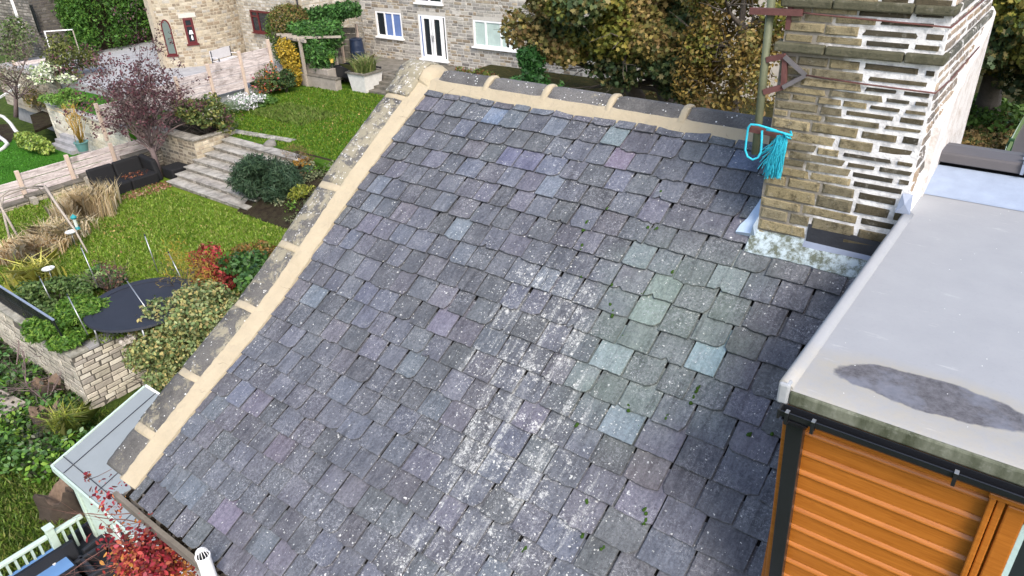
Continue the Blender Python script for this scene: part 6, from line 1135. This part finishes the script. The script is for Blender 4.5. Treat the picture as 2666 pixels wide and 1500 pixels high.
# deck and railing
RX = P(245, 1322, z=1.25).x; m = MB()
DZ = .28
dk = empty('timber_deck', (RX+2, 1, 0), 'dark board deck between railing and house', 'deck')
for k in range(30):
    y0 = A.y+.1-.15*(k+1); m = MB(); m.box(RX-.1, -6.5, y0+.006, y0+.144, DZ-.03, DZ); m.build('board', M['deckwood'], dk)
m = MB(); m.box(RX-.08, -6.5, A.y-4.4, A.y+.1, -.1, DZ-.035); m.build('frame', M['deckwood'], dk)
rl = empty('deck_railing', (RX, 1, DZ), 'pale green painted timber railing with square balusters round the deck', 'railing'); y1 = A.y+.05; zt = 1.25
posts = [P(133, 1392, x=RX).y, P(133, 1392, x=RX).y-1.45, P(133, 1392, x=RX).y-1.65]
for y in posts: m = MB(); m.box(RX-.065, RX+.065, y-.065, y+.065, 0, zt+.16); p_ = m.build('post', M['mint'], rl, bevel=.01); m = MB(); m.box(RX-.08, RX+.08, y-.08, y+.08, zt+.161, zt+.185); m.build('post_cap', M['mint'], p_)
m = MB(); m.box(RX-.05, RX+.05, posts[0]+.07, y1, zt-.03, zt+.03); m.box(RX-.05, RX+.05, posts[1]+.07, posts[0]-.07, zt-.03, zt+.03); m.build('handrail', M['mint'], rl, bevel=.01)
m = MB(); m.box(RX-.035, RX+.035, posts[0]+.07, y1, DZ+.08, DZ+.13); m.box(RX-.035, RX+.035, posts[1]+.07, posts[0]-.07, DZ+.08, DZ+.13); m.build('bottom_rail', M['mint'], rl)
y = y1-.1
while y > posts[1]:
    if all(abs(y-q) > .1 for q in posts): m = MB(); m.box(RX-.02, RX+.02, y-.02, y+.02, DZ+.131, zt-.031); m.build('baluster', M['mint'], rl)
    y -= .135
# rattan set
def rattan_chair(label, c, ang, w=.62, d=.62, long_=0):
    root = empty('rattan_chair' if not long_ else 'rattan_sofa', c, label, 'chair' if not long_ else 'sofa'); ca, sa = math.cos(ang), math.sin(ang); L_ = (w+long_)/2
    def pt(x, y, z): return Vector((c.x+x*ca-y*sa, c.y+x*sa+y*ca, c.z+z))
    def bx(name, x0, x1, y0, y1, z0, z1, tx=0): m = MB(); m.hexa([pt(x, y, z0) for x, y in ((x0, y0), (x1, y0), (x1, y1), (x0, y1))], [pt(x+tx, y, z1) for x, y in ((x0, y0), (x1, y0), (x1, y1), (x0, y1))]); return m.build(name, M['weave'], root, bevel=.02)
    bx('seat', -d/2+.08, d/2, -L_+.09, L_-.09, .12, .40); bx('backrest', -d/2-.02, -d/2+.07, -L_, L_, .05, .88, -.10)
    for s_ in (-1, 1): bx('armrest', -d/2+.075, d/2+.02, s_*L_-(.085 if s_ > 0 else 0), s_*L_+(0 if s_ > 0 else .085), .05, .62)
    for x in (-d/2+.05, d/2-.05):
        for y in (-L_+.05, L_-.05): bx('leg', x-.025, x+.025, y-.025, y+.025, 0, .12)
    return root
q = P(243, 1408, z=DZ+.4); rattan_chair('dark rattan armchair at the railing corner nearest the summer house', Vector((q.x, q.y, DZ)), math.radians(-82))
q = P(262, 1478, z=DZ+.4); rattan_chair('dark rattan armchair pushed against the table, nearest the red creeper', Vector((q.x, q.y, DZ)), math.radians(-92))
q = P(115, 1462, z=DZ+.5); rattan_chair('dark rattan sofa with its back to the railing', Vector((RX+.72, q.y-.25, DZ)), 0, .8, .62, .6)
q = P(118, 1478, z=DZ+.68); tbq = empty('rattan_table', (q.x, q.y, DZ), 'dark rattan table with a glass top coloured like reflected blue sky', 'table'); m = MB(); m.box(q.x-.38, q.x+.38, q.y-.75, q.y+.35, DZ, DZ+.64); m.build('base', M['weave'], tbq, bevel=.02); m = MB(); m.box(q.x-.36, q.x+.36, q.y-.73, q.y+.33, DZ+.665, DZ+.68); m.build('table_top', M['table'], tbq)
m = MB(); m.box(q.x-.39, q.x+.39, q.y-.76, q.y+.36, DZ+.641, DZ+.664); m.build('rim', M['weave'], tbq)
q = P(140, 1468, z=DZ+.69); m = MB(); m.obox(q, (.03, .01, 0), (-.01, .02, 0), (0, 0, .01)); o = m.build('white_scrap', M['jar']); tag(o, 'tiny white scrap on the glass table top', 'scrap')
# ------------------------------------------------------------------ creeper on the front wall
RED = [(.30, .03, .035), (.38, .06, .05), (.22, .02, .03), (.42, .12, .06), (.15, .012, .022), (.34, .05, .07), (.12, .04, .03)]; ORG = [(.52, .17, .07), (.46, .08, .06), (.55, .26, .06), (.42, .05, .05)]
cr = empty('red_creeper', P(420, 1480, y=1.75), 'scarlet and orange autumn creeper climbing the house wall under the gutter', 'creeper'); mb = MB(); qq = random.Random(12); cl = []
for i, (px, py, yy, w) in enumerate([(300, 1330, 1.75, .10), (285, 1375, 1.5, .07), (300, 1420, 1.5, .14), (335, 1450, 1.55, .4), (370, 1430, 1.65, .9), (400, 1470, 1.62, 1.1), (355, 1490, 1.5, .6), (430, 1440, 1.8, .5), (290, 1290, 1.9, .15), (460, 1480, 1.85, .8), (310, 1480, 1.4, .12), (400, 1380, 1.85, .35), (440, 1500, 1.7, .9), (380, 1510, 1.5, .9)]):
    c = P(px, py, y=yy); cl.append((c, (.24, .2, .22), w, RED if i % 3 else ORG)); branchy(mb, c+Vector((.1, .25, -.35)), (qq.uniform(-1, .6), -.8, qq.uniform(.1, 1)), .6, .008, 2, qq, .5, 0, (2, 3), 4)
mb.build('stems', plain('red_brown_vine_stem', (.20, .10, .08), .8, .4, 10), cr, 'stuff'); foliage('foliage', cl, 3600, .044, RED, 'oval', M['leaf'], cr, None, 15, shell=1.0, up=.5, sizevar=.6)
q = P(225, 1240, y=A.y+.3); mb = MB(); mb.tube([P(290, 1222, y=1.95), P(255, 1240, y=1.9), P(232, 1248, y=1.9)], .004, 4); mb.build('stem', M['twig'], cr); foliage('foliage', [(P(222, 1238, y=1.9), (.05, .05, .02), 1), (P(230, 1250, y=1.9), (.03, .03, .02), .5)], 9, .045, RED, 'maple', M['leaf'], cr, None, 16)
# ------------------------------------------------------------------ mast, brackets, rope
mp0, mp1 = P(1966, 402, y=5.45), P(2013, -40, y=5.62); mt = empty('aerial_mast', mp0, 'greenish steel aerial mast strapped to the chimney by rusty brackets', 'mast')
m = MB(); m.tube([mp0, mp0.lerp(mp1, .5), mp1], .030, 12); m.build('pole', M['mast'], mt)
tp = lambda py: mp0.lerp(mp1, (402-py)/442)
def bar(name, p_, q_, w=.03, h=.03, mat='rust'): m = MB(); m.bar(p_, q_, w, h); return m.build(name, M[mat], mt)
a = tp(28); e_ = P(2090, 33, y=cy0-.03); bar('bracket_bar', a+Vector((-.13, -.05, .01)), e_, .035, .045); bar('bracket_upright', P(2062, 5, y=cy0-.0), P(2052, 76, y=cy0-.0), .035, .045)
c1, c2 = tp(145), tp(229); k1, k2 = P(2045, 146, y=cy0-.05), P(2040, 226, y=cy0-.05); tip = P(2097, 196, y=cy0-.03)
bar('bracket_arm', c1+Vector((.02, -.02, 0)), k1, .03, .04); bar('bracket_arm', c2+Vector((.02, -.02, 0)), k2, .03, .04); bar('bracket_upright', k1, k2, .035, .035); bar('bracket_brace', k1+Vector((0, -.02, 0)), tip, .025, .03, 'brace'); bar('bracket_brace', k2+Vector((0, -.02, 0)), tip, .025, .03, 'brace')
m = MB(); m.tube([tip, (cx0+.6, cy0-.02, tip.z-.02), (cx1+.01, cy0-.012, tip.z-.03), (cx1+.03, cy0+.4, tip.z-.03), (cx1+.03, cy1, tip.z-.02)], .006, 5); m.build('lashing_wire', M['rust'], mt)
e2 = P(2120, 37, y=cy0-.03); m = MB(); m.tube([e_, e2, (cx1+.01, cy0-.02, e2.z-.03), (cx1+.03, cy1, e2.z-.02)], .006, 5); m.build('lashing_wire', M['rust'], mt)
a0 = P(1947, 333, y=5.42); a1_ = P(2046, 352, y=cy0-.06); bar('lower_bracket', a0, a1_, .035, .05)
rp = empty('rope', P(2018, 380, y=5.5), 'frayed turquoise rope looped over the lowest mast bracket', 'rope')
m = MB(); m.tube([P(x, y, y=yy) for x, y, yy in ((2050, 353, 5.44), (2020, 340, 5.42), (1975, 326, 5.38), (1955, 324, 5.37), (1948, 332, 5.37), (1943, 365, 5.37), (1940, 390, 5.37), (1946, 408, 5.37), (1960, 416, 5.37), (1974, 410, 5.38), (1981, 395, 5.38), (1983, 370, 5.39), (1984, 340, 5.40))], .0085, 8); m.build('loop', M['rope'], rp)
m = MB(); m.tube([P(x, y, y=yy) for x, y, yy in ((1995, 338, 5.40), (2030, 344, 5.41), (2052, 350, 5.41), (2058, 362, 5.42), (2050, 358, 5.39), (2040, 348, 5.38), (2062, 352, 5.40), (2058, 342, 5.42))], .009, 8); m.build('knot', M['rope'], rp)
m = MB(); qq = random.Random(3)
for i in range(230):
    s_ = qq.random(); x0, y0 = 2022+qq.uniform(0, 28), 355+qq.uniform(-4, 16); x1, y1 = 1994+qq.uniform(-4, 38), 440+qq.uniform(-15, 28); yy = 5.42+qq.uniform(-.03, .03); j = lambda a: qq.uniform(-a, a)
    if i > 205: x1 -= 30*qq.random(); y1 -= 60*qq.random()
    m.tube([P(x0, y0, y=yy), P(x0+(x1-x0)*.3+j(5), y0+(y1-y0)*.35, y=yy-.01+j(.01)), P(x0+(x1-x0)*.7+j(5), y0+(y1-y0)*.7, y=yy+j(.015)), P(x1+j(4), y1, y=yy+j(.02))], .0030, 4, cap=False)
m.build('frayed_tail', M['rope'], rp, 'stuff')
# ------------------------------------------------------------------ right edge: railing and grey canopy behind the roof
rr = empty('green_railing', P(2640, 350, z=4.2), 'dark green timber rail beside the grey roof, far right', 'railing'); z_ = 5.0
for k in range(3):
    a, c_ = P(2622-1*k, 395-6*k, z=z_-.35*k), P(2672, 300, z=z_-.35*k); m = MB(); m.bar(a, c_, .06, .10); m.build('rail', M['mint'] if k == 1 else plain('moss_green_paint', (.10, .15, .06), .7), rr)
a = P(2632, 372, z=z_); m = MB(); m.bar(a+Vector((0, 0, -1.2)), a+Vector((0, 0, .1)), .12); m.build('post', plain('dark_green_post', (.02, .06, .025), .6), rr)
q = [P(x, y, z=4.6) for x, y in ((2618, 402), (2700, 420), (2760, 340), (2658, 322))]; m = MB(); m.hexa([(p_.x, p_.y, 4.4) for p_ in q], [(p_.x, p_.y, 4.6) for p_ in q]); o = m.build('grey_canopy_roof', M['capping']); tag(o, 'flat dark grey canopy roof showing past the ridge at far right', 'canopy')
lv = [((P(px, py, z=3.8)), (1.2, 1.2, .05), 1) for px, py in ((2600, 330), (2540, 350), (2570, 380), (2620, 300), (2500, 400), (1830, 262), (1760, 240))]
foliage('leaf_litter', lv, 2600, .14, [(.16, .10, .04), (.2, .14, .05), (.08, .1, .03), (.26, .2, .08)], 'maple', M['leaf'], None, 'stuff', 31, shell=1)
foliage('ground_ivy', [(P(px, py, z=3.9), (1.0, .8, .25), 1) for px, py in ((2520, 300), (2590, 320), (2545, 270), (2620, 290))], 1500, .16, [(.06, .12, .02), (.09, .16, .03)], 'oval', M['leaf'], None, 'stuff', 32)
